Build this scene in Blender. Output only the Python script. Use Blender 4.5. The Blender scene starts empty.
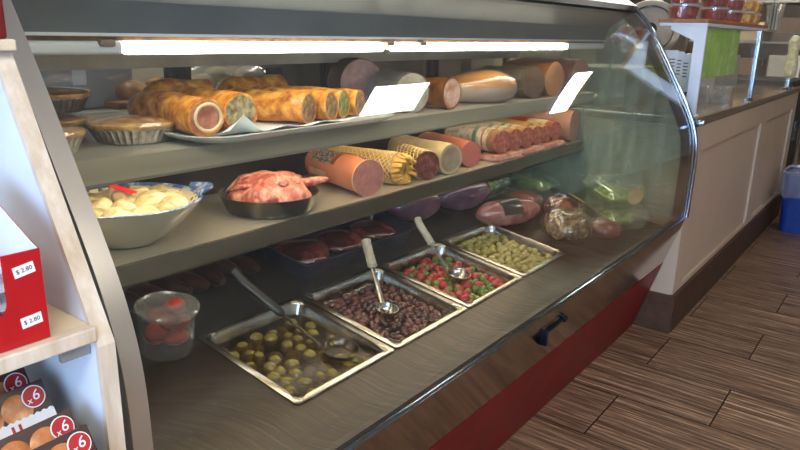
import bpy, bmesh, math, random
import numpy as np
from mathutils import Vector, Matrix, noise as mnoise, Euler
random.seed(7)
SC = bpy.context.scene
COL = SC.collection
PI = math.pi

# ------------------------------------------------------------------ materials
def lin(c):
    if isinstance(c, str):
        c = c.lstrip('#'); c = [int(c[i:i+2], 16)/255 for i in (0, 2, 4)]
    return tuple(((v/12.92) if v <= .04045 else ((v+.055)/1.055)**2.4) for v in c) + (1,)

class NT:
    def __init__(s, name):
        s.m = bpy.data.materials.new(name); s.m.use_nodes = True
        s.t = s.m.node_tree; s.t.nodes.clear()
        s.out = s.t.nodes.new('ShaderNodeOutputMaterial')
    def n(s, typ, **kw):
        nd = s.t.nodes.new(typ)
        for k, v in kw.items():
            if k.startswith('i_'):
                key = k[2:]; key = int(key) if key.isdigit() else key.replace('_', ' ')
                if hasattr(v, 'is_linked') or isinstance(v, bpy.types.NodeSocket): s.t.links.new(v, nd.inputs[key])
                else: nd.inputs[key].default_value = v
            else: setattr(nd, k, v)
        return nd
    def math(s, op, a, b=0.0, c=None):
        nd = s.n('ShaderNodeMath', operation=op)
        for i, v in enumerate((a, b, c)):
            if v is None: continue
            if isinstance(v, bpy.types.NodeSocket): s.t.links.new(v, nd.inputs[i])
            else: nd.inputs[i].default_value = v
        return nd.outputs[0]
    def mixc(s, fac, a, b):
        nd = s.n('ShaderNodeMix', data_type='RGBA')
        for i, v in ((0, fac), (6, a), (7, b)):
            if isinstance(v, bpy.types.NodeSocket): s.t.links.new(v, nd.inputs[i])
            else: nd.inputs[i].default_value = v
        return nd.outputs[2]
    def ramp(s, fac, stops, interp='LINEAR'):
        nd = s.n('ShaderNodeValToRGB'); nd.color_ramp.interpolation = interp
        e = nd.color_ramp.elements
        while len(e) < len(stops): e.new(.5)
        for el, (p, c) in zip(e, stops): el.position = p; el.color = c
        s.t.links.new(fac, nd.inputs[0]); return nd.outputs[0]
    def coord(s, kind='Object', scale=(1, 1, 1), loc=(0, 0, 0)):
        c = s.n('ShaderNodeTexCoord'); mp = s.n('ShaderNodeMapping')
        mp.inputs['Scale'].default_value = scale; mp.inputs['Location'].default_value = loc
        s.t.links.new(c.outputs[kind], mp.inputs[0]); return mp.outputs[0]
    def noise(s, vec, scale, detail=4, rough=.6, dist=0):
        nd = s.n('ShaderNodeTexNoise'); nd.inputs['Scale'].default_value = scale
        nd.inputs['Detail'].default_value = detail; nd.inputs['Roughness'].default_value = rough
        nd.inputs['Distortion'].default_value = dist
        s.t.links.new(vec, nd.inputs['Vector']); return nd.outputs[0]
    def bsdf(s, color, rough=.5, metal=0, bump=None, bs=.2, bd=.005, coat=0, spec=None, trans=0, sss=0, alpha=None, emis=None, es=0):
        p = s.n('ShaderNodeBsdfPrincipled')
        def setv(k, v):
            if isinstance(v, bpy.types.NodeSocket): s.t.links.new(v, p.inputs[k])
            else: p.inputs[k].default_value = v
        setv('Base Color', color); setv('Roughness', rough); setv('Metallic', metal)
        if coat: setv('Coat Weight', coat); setv('Coat Roughness', .08)
        if spec is not None: setv('Specular IOR Level', spec)
        if trans: setv('Transmission Weight', trans)
        if sss: setv('Subsurface Weight', sss); p.inputs['Subsurface Radius'].default_value = (.01, .005, .003); p.inputs['Subsurface Scale'].default_value = .5
        if alpha is not None: setv('Alpha', alpha)
        if emis: setv('Emission Color', emis); setv('Emission Strength', es)
        if bump is not None:
            b = s.n('ShaderNodeBump'); b.inputs['Strength'].default_value = bs; b.inputs['Distance'].default_value = bd
            s.t.links.new(bump, b.inputs['Height']); s.t.links.new(b.outputs[0], p.inputs['Normal'])
        s.t.links.new(p.outputs[0], s.out.inputs[0]); return p

def M(name, c1, c2=None, scale=20, rough=.5, metal=0, bs=.15, coat=0, stretch=(1, 1, 1), c3=None, sss=0, spec=None, bd=.003, lo=.35, hi=.65):
    t = NT(name); v = t.coord('Object', stretch)
    f = t.noise(v, scale)
    c1 = lin(c1); c2 = lin(c2) if c2 else tuple(x*.8 for x in c1[:3])+(1,)
    st = [(lo, c2), (hi, c1)]
    if c3: st = [(lo, c2), ((lo+hi)/2, c1), (hi, lin(c3))]
    col = t.ramp(f, st)
    t.bsdf(col, rough, metal, f, bs, bd, coat, spec, sss=sss)
    return t.m

def glassmat(name, tint=(.97, .985, .975, 1), f0=.04, f1=.96, power=4.0, rough=0.0, haze=0.0, hazecol=(.6, .65, .62, 1)):
    t = NT(name)
    lw = t.n('ShaderNodeLayerWeight'); lw.inputs[0].default_value = .5
    f = t.math('ADD', t.math('MULTIPLY', t.math('POWER', lw.outputs['Facing'], power), f1), f0)
    tr = t.n('ShaderNodeBsdfTransparent'); tr.inputs[0].default_value = tint
    gl = t.n('ShaderNodeBsdfGlossy'); gl.inputs['Roughness'].default_value = rough; gl.inputs[0].default_value = (1, 1, 1, 1)
    mx = t.n('ShaderNodeMixShader'); t.t.links.new(f, mx.inputs[0]); t.t.links.new(tr.outputs[0], mx.inputs[1]); t.t.links.new(gl.outputs[0], mx.inputs[2])
    last = mx
    if haze:
        v = t.coord('Object', (6, 6, 1.2)); n = t.noise(v, 4, 5, .65)
        fac = t.math('MULTIPLY', t.ramp(n, [(.35, (.25, .25, .25, 1)), (.75, (1, 1, 1, 1))]), haze)
        df = t.n('ShaderNodeBsdfDiffuse'); df.inputs[0].default_value = hazecol
        m2 = t.n('ShaderNodeMixShader'); t.t.links.new(fac, m2.inputs[0]); t.t.links.new(mx.outputs[0], m2.inputs[1]); t.t.links.new(df.outputs[0], m2.inputs[2]); last = m2
    t.t.links.new(last.outputs[0], t.out.inputs[0]); return t.m

def emit(name, c, strength):
    t = NT(name); e = t.n('ShaderNodeEmission'); e.inputs[0].default_value = c; e.inputs[1].default_value = strength
    t.t.links.new(e.outputs[0], t.out.inputs[0]); return t.m

# ------------------------------------------------------------------ mesh helpers
def nb(): return bmesh.new()

def box(bm, x0, x1, y0, y1, z0, z1, bev=0.0, seg=2):
    vs = [bm.verts.new((x, y, z)) for x in (x0, x1) for y in (y0, y1) for z in (z0, z1)]
    F = [(0, 1, 3, 2), (4, 6, 7, 5), (0, 4, 5, 1), (2, 3, 7, 6), (0, 2, 6, 4), (1, 5, 7, 3)]
    fs = [bm.faces.new([vs[i] for i in f]) for f in F]
    if bev:
        es = list({e for f in fs for e in f.edges})
        bmesh.ops.bevel(bm, geom=es, offset=bev, segments=seg, affect='EDGES', profile=.5)
    return bm

def prism(bm, poly, a0, a1, axis='x'):
    def P(p, a):
        return (a, p[0], p[1]) if axis == 'x' else ((p[0], a, p[1]) if axis == 'y' else (p[0], p[1], a))
    A = [bm.verts.new(P(p, a0)) for p in poly]; B = [bm.verts.new(P(p, a1)) for p in poly]
    n = len(poly)
    bm.faces.new(A); bm.faces.new(list(reversed(B)))
    for i in range(n): bm.faces.new((A[i], B[i], B[(i+1) % n], A[(i+1) % n]))
    return bm

def loft(bm, rings, cap0=True, cap1=True, closed=True):
    R = [[bm.verts.new(p) for p in r] for r in rings]
    n = len(R[0])
    for a, b in zip(R, R[1:]):
        for i in range(n if closed else n-1):
            bm.faces.new((a[i], a[(i+1) % n], b[(i+1) % n], b[i]))
    if cap0: bm.faces.new(list(reversed(R[0])))
    if cap1: bm.faces.new(R[-1])
    return bm

def lathe(bm, prof, n=32, c=(0, 0, 0), fn=None, cap0=True, cap1=True):
    rings = []
    for r, z in prof:
        ring = []
        for i in range(n):
            a = 2*PI*i/n; rr = r*(fn(a, r, z) if fn else 1)
            ring.append((c[0]+rr*math.cos(a), c[1]+rr*math.sin(a), c[2]+z))
        rings.append(ring)
    return loft(bm, rings, cap0, cap1)

def frame_along(pts):
    pts = [Vector(p) for p in pts]; out = []
    up = None
    for i, p in enumerate(pts):
        t = (pts[min(i+1, len(pts)-1)]-pts[max(i-1, 0)]).normalized()
        if up is None:
            up = Vector((0, 0, 1)) if abs(t.z) < .9 else Vector((1, 0, 0))
        u = (up - t*up.dot(t)).normalized(); w = t.cross(u); up = u
        out.append((p, u, w, t))
    return out

def tube(bm, pts, r, n=8, cap=True, sx=1.0, sy=1.0, nz=0, seed=0):
    rings = []
    fr = frame_along(pts)
    for k, (p, u, w, t) in enumerate(fr):
        rr = r[k] if isinstance(r, (list, tuple)) else r
        ring = []
        for i in range(n):
            a = 2*PI*i/n
            q = p+u*(math.cos(a)*rr*sx)+w*(math.sin(a)*rr*sy)
            if nz:
                q = q+(u*math.cos(a)+w*math.sin(a))*mnoise.noise(q*18+Vector((seed, seed*2, 0)))*nz
            ring.append(q)
        rings.append(ring)
    return loft(bm, rings, cap, cap)

def blob(bm, c, r, sub=3, nz=0, ns=10, seed=0, rot=None, flat=None):
    res = bmesh.ops.create_icosphere(bm, subdivisions=sub, radius=1)
    R = rot.to_matrix() if rot else Matrix.Identity(3)
    for v in res['verts']:
        d = v.co.copy()
        p = Vector((d.x*r[0], d.y*r[1], d.z*r[2]))
        if nz: p += d*mnoise.noise(p*ns+Vector((seed*3.1, seed, seed*1.7)))*nz
        if flat is not None and p.z < flat: p.z = flat
        v.co = R @ p + Vector(c)
    return bm

def rrect(w, d, r, n=5, c=(0, 0)):
    pts = []
    for (sx, sy, a0) in ((1, 1, 0), (-1, 1, PI/2), (-1, -1, PI), (1, -1, 1.5*PI)):
        cx, cy = c[0]+sx*(w/2-r), c[1]+sy*(d/2-r)
        for i in range(n+1):
            a = a0+PI/2*i/n
            pts.append((cx+r*math.cos(a), cy+r*math.sin(a)))
    return pts

def rings_rr(spec, n=5):      # spec: (w,d,r,z)
    return [[(x, y, z) for x, y in rrect(w, d, r, n)] for w, d, r, z in spec]

def fin(name, bm, m, parent=None, smooth=True, ang=40, loc=None, rot=None):
    bmesh.ops.recalc_face_normals(bm, faces=bm.faces)
    me = bpy.data.meshes.new(name); bm.to_mesh(me); bm.free()
    if smooth:
        me.polygons.foreach_set('use_smooth', [True]*len(me.polygons))
        try: me.set_sharp_from_angle(angle=math.radians(ang))
        except Exception: pass
    me.materials.append(m)
    o = bpy.data.objects.new(name, me); COL.objects.link(o)
    if parent: o.parent = parent
    if loc: o.location = loc
    if rot: o.rotation_euler = rot
    return o

def tag(o, label, cat, group=None, kind=None):
    o['label'] = label; o['category'] = cat
    if group: o['group'] = group
    if kind: o['kind'] = kind
    return o

def thing(name, label, cat, loc=(0, 0, 0), rz=0, group=None, rot=None):
    o = bpy.data.objects.new(name, None); COL.objects.link(o)
    o.empty_display_size = .05
    o.location = loc; o.rotation_euler = rot if rot else (0, 0, rz)
    return tag(o, label, cat, group)

def struct(name, bm, m, parent=None, smooth=False):
    o = fin(name, bm, m, parent, smooth)
    if not parent: o['kind'] = 'structure'
    return o

def copy_tree(o, parent=None):
    c = o.copy(); COL.objects.link(c)
    if parent: c.parent = parent
    for ch in [x for x in o.children]: copy_tree(ch, c)
    return c

def text(name, s, size, m, parent, loc, rot, extr=.0004, align='CENTER', shear=0):
    cu = bpy.data.curves.new(name, 'FONT'); cu.body = s; cu.size = size; cu.extrude = extr
    cu.align_x = align; cu.align_y = 'CENTER'; cu.shear = shear
    tmp = bpy.data.objects.new(name, cu); COL.objects.link(tmp)
    dg = bpy.context.evaluated_depsgraph_get(); dg.update()
    me = bpy.data.meshes.new_from_object(tmp.evaluated_get(dg))
    bpy.data.objects.remove(tmp); 
    me.materials.clear(); me.materials.append(m)
    o = bpy.data.objects.new(name, me); COL.objects.link(o)
    o.parent = parent; o.location = loc; o.rotation_euler = rot
    return o

# ------------------------------------------------------------------ camera
RX = np.array([535., -180., 677.]); RX /= np.linalg.norm(RX)
s_ = (.0218*RX[0]-RX[1])/RX[2]
ZD = np.array([-.0218, 1, s_]); ZD /= np.linalg.norm(ZD)
RZ = -ZD; RY = np.cross(RZ, RX)
right = Vector((RX[0], RY[0], RZ[0])); down = Vector((RX[1], RY[1], RZ[1])); fwd = Vector((RX[2], RY[2], RZ[2]))
cam = bpy.data.cameras.new('camera'); cam.sensor_width = 36; cam.lens = 677/800*36; cam.clip_start = .02
co = bpy.data.objects.new('camera', cam); COL.objects.link(co)
mw = Matrix.Identity(4)
for i in range(3):
    mw[i][0] = right[i]; mw[i][1] = -down[i]; mw[i][2] = -fwd[i]
mw.translation = Vector((0, 0, 1.22)); co.matrix_world = mw
SC.camera = co

# ------------------------------------------------------------------ materials used
def floor_mat():
    t = NT('plank_tile')
    c = t.n('ShaderNodeTexCoord'); sp = t.n('ShaderNodeSeparateXYZ'); t.t.links.new(c.outputs['Object'], sp.inputs[0])
    x, y = sp.outputs[0], sp.outputs[1]
    rx = t.math('DIVIDE', t.math('SUBTRACT', x, 1.884-.307*40), .307)
    row = t.math('FLOOR', rx); fx = t.math('FRACT', rx)
    odd = t.math('MODULO', row, 2)
    ry = t.math('DIVIDE', t.math('ADD', t.math('SUBTRACT', y, .667-.61*30), t.math('MULTIPLY', odd, .305)), .61)
    colm = t.math('FLOOR', ry); fy = t.math('FRACT', ry)
    dx = t.math('MULTIPLY', t.math('MINIMUM', fx, t.math('SUBTRACT', 1, fx)), .307)
    dy = t.math('MULTIPLY', t.math('MINIMUM', fy, t.math('SUBTRACT', 1, fy)), .61)
    g = t.math('LESS_THAN', t.math('MINIMUM', dx, dy), .0027)
    rnd = t.n('ShaderNodeTexWhiteNoise', noise_dimensions='2D'); cb = t.n('ShaderNodeCombineXYZ')
    t.t.links.new(row, cb.inputs[0]); t.t.links.new(colm, cb.inputs[1]); t.t.links.new(cb.outputs[0], rnd.inputs[0])
    off = t.math('MULTIPLY', rnd.outputs[0], 37.0)
    v = t.n('ShaderNodeCombineXYZ')
    t.t.links.new(t.math('MULTIPLY', x, 1.0), v.inputs[0]); t.t.links.new(t.math('MULTIPLY', y, .018), v.inputs[1]); t.t.links.new(off, v.inputs[2])
    n1 = t.noise(v.outputs[0], 100, 3, .65)
    v2 = t.n('ShaderNodeCombineXYZ')
    t.t.links.new(x, v2.inputs[0]); t.t.links.new(t.math('MULTIPLY', y, .05), v2.inputs[1]); t.t.links.new(off, v2.inputs[2])
    n2 = t.noise(v2.outputs[0], 190, 2, .6)
    f = t.math('ADD', t.math('MULTIPLY', n1, .65), t.math('MULTIPLY', n2, .35))
    base = t.ramp(f, [(.35, lin('#3a291f')), (.45, lin('#664c3a')), (.54, lin('#80634c')), (.66, lin('#c0a080'))])
    tone = t.mixc(t.math('MULTIPLY', rnd.outputs[0], .18), base, lin('#4c372a'))
    colr = t.mixc(g, tone, lin('#1a1310'))
    hgt = t.math('SUBTRACT', f, t.math('MULTIPLY', g, 2.0))
    t.bsdf(colr, .42, 0, hgt, .12, .002, spec=.35)
    return t.m
m_floor = floor_mat()
m_wall = M('painted_wall', '#b9b2a6', '#a9a297', 3, .7)
m_ceil = M('ceiling_tile', '#c9c6be', '#bdbab2', 60, .8)
m_backwall = M('kitchen_wall', '#a89a86', '#958876', 3, .6)
m_steel = M('brushed_steel', '#b9b7b0', '#a5a39c', 30, .22, 1, .03, stretch=(1, 40, 40))
m_steel_s = M('shelf_steel', '#bdb7aa', '#a29d92', 30, .3, .5, .03, stretch=(1, 30, 30))
m_panel = M('polished_steel_front', '#b8a898', '#a89888', 30, .13, 1, .015, stretch=(1, 30, 30))
m_alu = M('aluminium_trim', '#c9c4bc', '#c0bbb3', 4, .33, .85, .0)
m_chrome = M('chrome', '#a3abb5', '#949ca6', 20, .1, 1, .0)
m_black = M('black_rubber', '#131416', '#0d0e10', 30, .4)
m_darkmetal = M('dark_canopy_metal', '#34393c', '#2c3133', 12, .3, .5, .03)
m_canopyin = M('canopy_liner', '#6d7478', '#626a6e', 8, .45, .3, .03)
m_red = M('red_kickplate', '#701517', '#601214', 10, .42, 0, .02, spec=.25)
m_glass = glassmat('case_glass', (.965, .985, .972, 1), .038, .88, 3.6, 0, .005)
m_endglass = glassmat('end_glass', (.80, .88, .82, 1), .04, .9, 4, 0, .42, (.50, .58, .49, 1))
m_guard = glassmat('guard_glass', (.96, .98, .97, 1), .03, .8, 6, 0, .03)
m_mirror = glassmat('door_glass', (.93, .95, .95, 1), .05, .85, 4)
m_plastic = glassmat('clear_plastic', (.94, .97, .95, 1), .06, .9, 3, .08, .05, (.7, .75, .72, 1))
m_plasticg = glassmat('clear_green_plastic', (.90, .97, .92, 1), .12, .9, 2.5, .06, .16, (.60, .74, .60, 1))
m_film = glassmat('cling_film', (.98, .98, .98, 1), .03, .7, 4, .10, .03, (.8, .8, .8, 1))
m_lamp = emit('lamp_diffuser', (1, .90, .74, 1), 23)
m_panel_light = emit('ceiling_panel_light', (1, .93, .82, 1), 24)
m_white = M('white_melamine', '#d2d5d8', '#cbced1', 5, .4, 0, .02)
m_birch = M('birch_edge', '#d3c5b2', '#bda98f', 60, .55, 0, .1, stretch=(1, 1, .15))
m_birchs = M('birch_shelf', '#d6c4a8', '#c9b492', 40, .5, 0, .08, stretch=(.1, 1, 1))
m_counter = M('beige_paint', '#b39d86', '#ad9780', 3, .42, 0, .02)
m_base = M('brown_baseboard', '#4e382a', '#422e22', 20, .6, spec=.2)
m_granite = M('granite', '#5a4326', '#1d1510', 160, .2, 0, .02, c3='#97784a', coat=.3, lo=.4, hi=.62)
m_post = M('painted_post', '#c4c6ca', '#bcbec2', 8, .4, .15)
m_wood = M('board_wood', '#99673c', '#7f5230', 30, .5, stretch=(.1, 1, 1))
m_bin = M('blue_plastic', '#1c3a86', '#183274', 20, .4)
m_liner = glassmat('bin_liner', (.75, .78, .82, 1), .08, .8, 2.5, .2, .35, (.75, .78, .84, 1))
m_paper = M('white_paper', '#e8e8e6', '#dcdcda', 20, .7)
m_ink = M('dark_ink', '#2a2a30', '#202025', 20, .7)
m_redink = M('red_ink', '#b01018', '#9c0c14', 30, .5)
m_dark = M('dark_box', '#2e2622', '#241e1b', 20, .6)

# ------------------------------------------------------------------ room
XL, XR, YF, YB, ZC = -2.2, 9.5, -3.2, 3.0, 2.6
bm = nb(); box(bm, XL-.1, XR+.1, YF-.1, YB+.1, -.06, 0); struct('floor', bm, m_floor)
# ceiling with recess holes left to the lights (lights hang just below)
bm = nb(); box(bm, XL-.1, XR+.1, YF-.1, YB+.1, ZC, ZC+.08); struct('ceiling', bm, m_ceil)
bm = nb(); box(bm, XL-.1, XR+.1, YB, YB+.1, 0, ZC); struct('wall_back', bm, m_backwall)
bm = nb(); box(bm, XR, XR+.1, YF, YB, 0, ZC); struct('wall_right', bm, M('far_wall', '#8f8374', '#7d7264', 3, .7))
bm = nb(); box(bm, XL-.1, XR+.1, YF-.1, YF, 0, ZC); struct('wall_front', bm, m_wall)
# left wall with a shop window
wy0, wy1, wz0, wz1 = -2.7, .75, .5, 2.3
bm = nb()
box(bm, XL-.1, XL, YF, wy0, 0, ZC); box(bm, XL-.1, XL, wy1, YB, 0, ZC)
box(bm, XL-.1, XL, wy0, wy1, 0, wz0); box(bm, XL-.1, XL, wy0, wy1, wz1, ZC)
struct('wall_left', bm, m_wall)
bm = nb()
for a, b, c, d in ((wy0, wy1, wz0, wz0+.05), (wy0, wy1, wz1-.05, wz1), (wy0, wy0+.05, wz0+.05, wz1-.05), (wy1-.05, wy1, wz0+.05, wz1-.05), ((wy0+wy1)/2-.025, (wy0+wy1)/2+.025, wz0+.05, wz1-.05)):
    box(bm, XL-.08, XL-.02, a, b, c, d)
w1 = struct('window_1', bm, M('window_frame', '#3a3a3c', '#303032', 10, .4, .5))
bm = nb(); box(bm, XL-.053, XL-.047, wy0+.05, wy1-.05, wz0+.05, wz1-.05)
fin('pane', bm, glassmat('window_glass', (.97, .98, .98, 1)), w1, False)

def area(name, loc, rot, sx, sy, power, col):
    l = bpy.data.lights.new(name, 'AREA'); l.shape = 'RECTANGLE'; l.size = sx; l.size_y = sy; l.energy = power; l.color = col
    o = bpy.data.objects.new(name, l); COL.objects.link(o); o.location = loc; o.rotation_euler = rot; return o
area('window_daylight', (XL-.16, (wy0+wy1)/2, (wz0+wz1)/2), (0, -PI/2, 0), wz1-wz0, wy1-wy0, 270, (.42, .62, 1.0))

# ceiling lights
def ceiling_light(x0, x1, y0, y1, label):
    t = thing('ceiling_light', label, 'light', ((x0+x1)/2, (y0+y1)/2, ZC), 0, 'ceiling lights')
    w, d = x1-x0, y1-y0
    bm = nb()
    for a, b, c, e in ((-w/2, w/2, -d/2, -d/2+.02), (-w/2, w/2, d/2-.02, d/2), (-w/2, -w/2+.02, -d/2+.02, d/2-.02), (w/2-.02, w/2, -d/2+.02, d/2-.02)):
        box(bm, a, b, c, e, -.03, 0)
    fin('frame', bm, m_white, t, False)
    bm = nb(); box(bm, -w/2+.02, w/2-.02, -d/2+.02, d/2-.02, -.022, -.006); fin('diffuser', bm, m_panel_light, t, False)
ceiling_light(3.15, 3.76, -.47, -.18, 'ceiling light panel above the floor beside the display case')
ceiling_light(6.1, 6.55, -.72, -.2, 'ceiling light panel above the floor beyond the counter')
ceiling_light(.2, 1.4, -1.9, -1.3, 'added fill light, long ceiling panel above the customer side behind the camera')  # unseen panel added to brighten the floor and counter front
ceiling_light(-1.2, 0, -.9, -.3, 'added fill light, long ceiling panel above the floor left of the camera')  # extra panel out of view, put in for more light from the left
ceiling_light(3.6, 4.8, 1.5, 2.1, 'long ceiling light panel above the kitchen behind the counter')
ceiling_light(5.6, 6.8, 1.5, 2.1, 'added fill light, ceiling panel above the prep table beyond the counter')  # added out of view to lift the dim kitchen behind the guard
ceiling_light(1.0, 1.6, 2.0, 2.5, 'added fill light, ceiling panel above the back worktop behind the case')  # added unseen panel, brightens the backdrop behind the case doors

# ------------------------------------------------------------------ display case
case = thing('display_case', 'long refrigerated deli display case with curved front glass and red kickplate', 'display case', (0, 0, 0))
PZ = [(.522, .683), (.53, .682), (.61, .6815), (.72, .680), (.76, .6805), (.83, .686), (.89, .702), (.952, .730), (1.036, .778), (1.186, .867), (1.292, .938), (1.33, .983)]
zs = np.array([p[0] for p in PZ]); ys = np.array([p[1] for p in PZ])
def pchip(xq):
    h = np.diff(zs); d = np.diff(ys)/h; m = np.zeros(len(zs))
    for i in range(1, len(zs)-1):
        if d[i-1]*d[i] > 0:
            w1, w2 = 2*h[i]+h[i-1], h[i]+2*h[i-1]; m[i] = (w1+w2)/(w1/d[i-1]+w2/d[i])
    m[0] = d[0]; m[-1] = d[-1]
    i = min(max(np.searchsorted(zs, xq)-1, 0), len(h)-1); s = (xq-zs[i])/h[i]
    return float((1+2*s)*(1-s)**2*ys[i]+s*(1-s)**2*h[i]*m[i]+s*s*(3-2*s)*ys[i+1]+s*s*(s-1)*h[i]*m[i+1])
def prof(n=56, off=0.0, z0=.522, z1=1.33):
    raw = [(pchip(z), z) for z in np.linspace(z0, z1, n)]
    # light smoothing so reflections run clean along the curve
    for _ in range(6):
        raw = [raw[0]]+[((raw[i-1][0]+2*raw[i][0]+raw[i+1][0])/4, raw[i][1]) for i in range(1, n-1)]+[raw[-1]]
    out = []
    for i, (y, z) in enumerate(raw):
        a, b = raw[max(i-1, 0)], raw[min(i+1, n-1)]
        ty, tz = b[0]-a[0], b[1]-a[1]; L = math.hypot(ty, tz)
        out.append((y+off*tz/L, z-off*ty/L))        # normal pointing into the case
    return out
X0, X1 = .40, 2.836
def curved_sheet(bm, xa, xb, o0, o1, z0=.522, z1=1.33, n=56):
    A = prof(n, o0, z0, z1); B = prof(n, o1, z0, z1)
    nx = 2
    def grid(P):
        return [[bm.verts.new((x, y, z)) for y, z in P] for x in (xa, xb)]
    for P in (A, B):
        G = grid(P)
        for j in range(n-1): bm.faces.new((G[0][j], G[1][j], G[1][j+1], G[0][j+1]))
    # separate rim faces
    for (x) in (xa, xb):
        for j in range(n-1):
            bm.faces.new([bm.verts.new((x, *q)) for q in (A[j], A[j+1], B[j+1], B[j])])
    for j in (0, n-1):
        bm.faces.new([bm.verts.new((x, *q)) for x, q in ((xa, A[j]), (xb, A[j]), (xb, B[j]), (xa, B[j]))])
bm = nb(); curved_sheet(bm, X0, X1, 0, .006)
fin('front_glass', bm, m_glass, case, True, 80)
# left aluminium end frame, right end frame (chrome edge and black gasket)
def side_band(name, xa, xb, o0, o1, m, z0=.5, z1=1.335):
    bm = nb(); n = 50
    A = prof(n, o0, .522, 1.33); B = prof(n, o1, .522, 1.33)
    poly = A + list(reversed(B)); 
    rings = []
    R0 = [bm.verts.new((xa, *p)) for p in A]; R1 = [bm.verts.new((xb, *p)) for p in A]
    S0 = [bm.verts.new((xa, *p)) for p in B]; S1 = [bm.verts.new((xb, *p)) for p in B]
    for j in range(n-1):
        bm.faces.new((R0[j], R1[j], R1[j+1], R0[j+1])); bm.faces.new((S0[j], S0[j+1], S1[j+1], S1[j]))
        bm.faces.new((R0[j], R0[j+1], S0[j+1], S0[j])); bm.faces.new((R1[j], S1[j], S1[j+1], R1[j+1]))
    for j in (0, n-1): bm.faces.new((R0[j], R1[j], S1[j], S0[j]))
    return fin(name, bm, m, case, True, 35)
side_band('end_frame', .374, .3995, -.006, .03, m_alu)
side_band('glass_gasket', 2.8205, 2.836, .007, .048, m_black)
bm = nb(); tube(bm, [(2.843, y-.004, z) for y, z in prof(50)], .0075, 10); fin('end_frame', bm, m_chrome, case)
bm = nb(); box(bm, 2.84, 2.875, .664, .688, .895, .915, .003); fin('frame_clamp', bm, m_chrome, case)
# bottom rail: chrome lip, black channel
bm = nb(); prism(bm, [(.6775, .517), (.6775, .5215), (.6805, .5235), (.694, .5235), (.694, .517)], .4, 2.836); fin('glass_rail', bm, m_chrome, case)
bm = nb(); box(bm, .4, 2.836, .692, .706, .49, .531); fin('glass_gasket', bm, m_black, case, False)
# lower body: polished panel, red kickplate
bm = nb(); prism(bm, [(.6815, .515), (.745, .315), (.765, .315), (.704, .515)], .376, 2.836); fin('front_panel', bm, m_panel, case, False)
bm = nb(); prism(bm, [(.744, .314), (.8385, .002), (.858, .002), (.765, .314)], .376, 2.832); fin('kickplate', bm, m_red, case, False)
bm = nb(); prism(bm, [(.86, 0), (.765, .31), (.765, .40), (1.5, .40), (1.5, 0)], .38, 2.828); fin('base_cabinet', bm, m_dark, case, False)
# clip on the front panel
bm = nb(); box(bm, 1.583, 1.593, .690, .718, .41, .456, .001); box(bm, 1.5935, 1.6955, .692, .704, .446, .455, .001); box(bm, 1.696, 1.713, .688, .706, .443, .460, .002)
fin('panel_clip', bm, M('clip_blue_black', '#16202e', '#0c1018', 30, .3, .6), case)
# deck with openings for the pans (rim plane z = .50 + .157 (y-.885))
def zd(y): return .494+.157*(y-.885)
PX = [(.845, 1.168), (1.1725, 1.4955), (1.5, 1.823), (1.8275, 2.1505)]
PY0, PY1 = .885, 1.213
m_deck = M('deck_steel', '#221f1c', '#1a1816', 20, .3, .4, .03, stretch=(1, 20, 1))
bm = nb()
def slab(x0, x1, y0, y1): prism(bm, [(y0, zd(y0)), (y1, zd(y1)), (y1, zd(y1)-.006), (y0, zd(y0)-.006)], x0, x1)
i_ = .012
slab(.402, 2.82, .706, PY0+i_); slab(.402, 2.82, PY1-i_, 1.495)
slab(.402, PX[0][0]+i_, PY0+i_, PY1-i_); slab(PX[3][1]-i_, 2.82, PY0+i_, PY1-i_)
for k in range(3): slab(PX[k][1]-i_, PX[k+1][0]+i_, PY0+i_, PY1-i_)
fin('deck', bm, m_deck, case, False)
bm = nb(); box(bm, .41, 2.815, .78, 1.49, .402, .408); fin('well_floor', bm, m_dark, case, False)
# back: lower panel, sliding doors with black frames
bm = nb(); box(bm, .40, 2.836, 1.5, 1.53, .40, .86); fin('back_panel', bm, m_deck, case, False)
m_frame = M('black_door_frame', '#17181c', '#101114', 20, .35, .4)
for xa, xb, yy in ((.43, 1.09, 1.505), (1.03, 1.64, 1.522), (1.60, 2.22, 1.505), (2.18, 2.81, 1.522)):
    bm = nb(); f = .022 if xa < 1.5 else .014
    for a, b, c, d in ((xa, xa+f, .87, 1.30), (xb-f-.02, xb, .87, 1.30), (xa+f, xb-f-.02, .87, .89), (xa+f, xb-f-.02, 1.28, 1.30)):
        box(bm, a, b, yy, yy+.014, c, d)
    fr = fin('sliding_door', bm, m_frame, case, False)
    bm = nb(); box(bm, xa+f, xb-f-.02, yy+.005, yy+.009, .89, 1.28); fin('pane', bm, m_mirror, fr, False)
bm = nb(); box(bm, .41, 2.82, 1.475, 1.50, 1.128, 1.298); fin('door_header', bm, M('header_grey', '#b4b1a8', '#9c9990', 10, .4, .2, .02), case, False)
# shelves with price channels
def shelf(zt, y0, fz, lip, mch):
    bm = nb(); box(bm, .405, 2.80, y0+.006, 1.488, zt-.012, zt, .002)
    sh = fin('shelf', bm, m_steel_s, case)
    bm = nb(); prism(bm, [(y0, zt+lip-.002), (y0+.006, zt+lip), (y0+.006, fz), (y0-.001, fz), (y0-.004, fz+.006)], .405, 2.80); fin('price_channel', bm, mch, sh, False)
    for x in (.41, 1.2, 2.0, 2.78):
        bm = nb(); prism(bm, [(y0+.05, zt-.013), (1.495, zt-.013), (1.495, zt-.07)], x, x+.006)
        fin('bracket', bm, m_steel, sh, False)
    return sh
SU, SL = 1.0, .79
sh1 = shelf(SU, 1.105, .953, .001, M('channel_upper', '#b0a78f', '#9b927c', 4, .32, .3, .0, stretch=(.3, 4, 4))); sh2 = shelf(SL, 1.13, .745, .001, M('channel_lower', '#8d8778', '#777264', 4, .22, .8, .0, stretch=(.3, 4, 4)))
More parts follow.
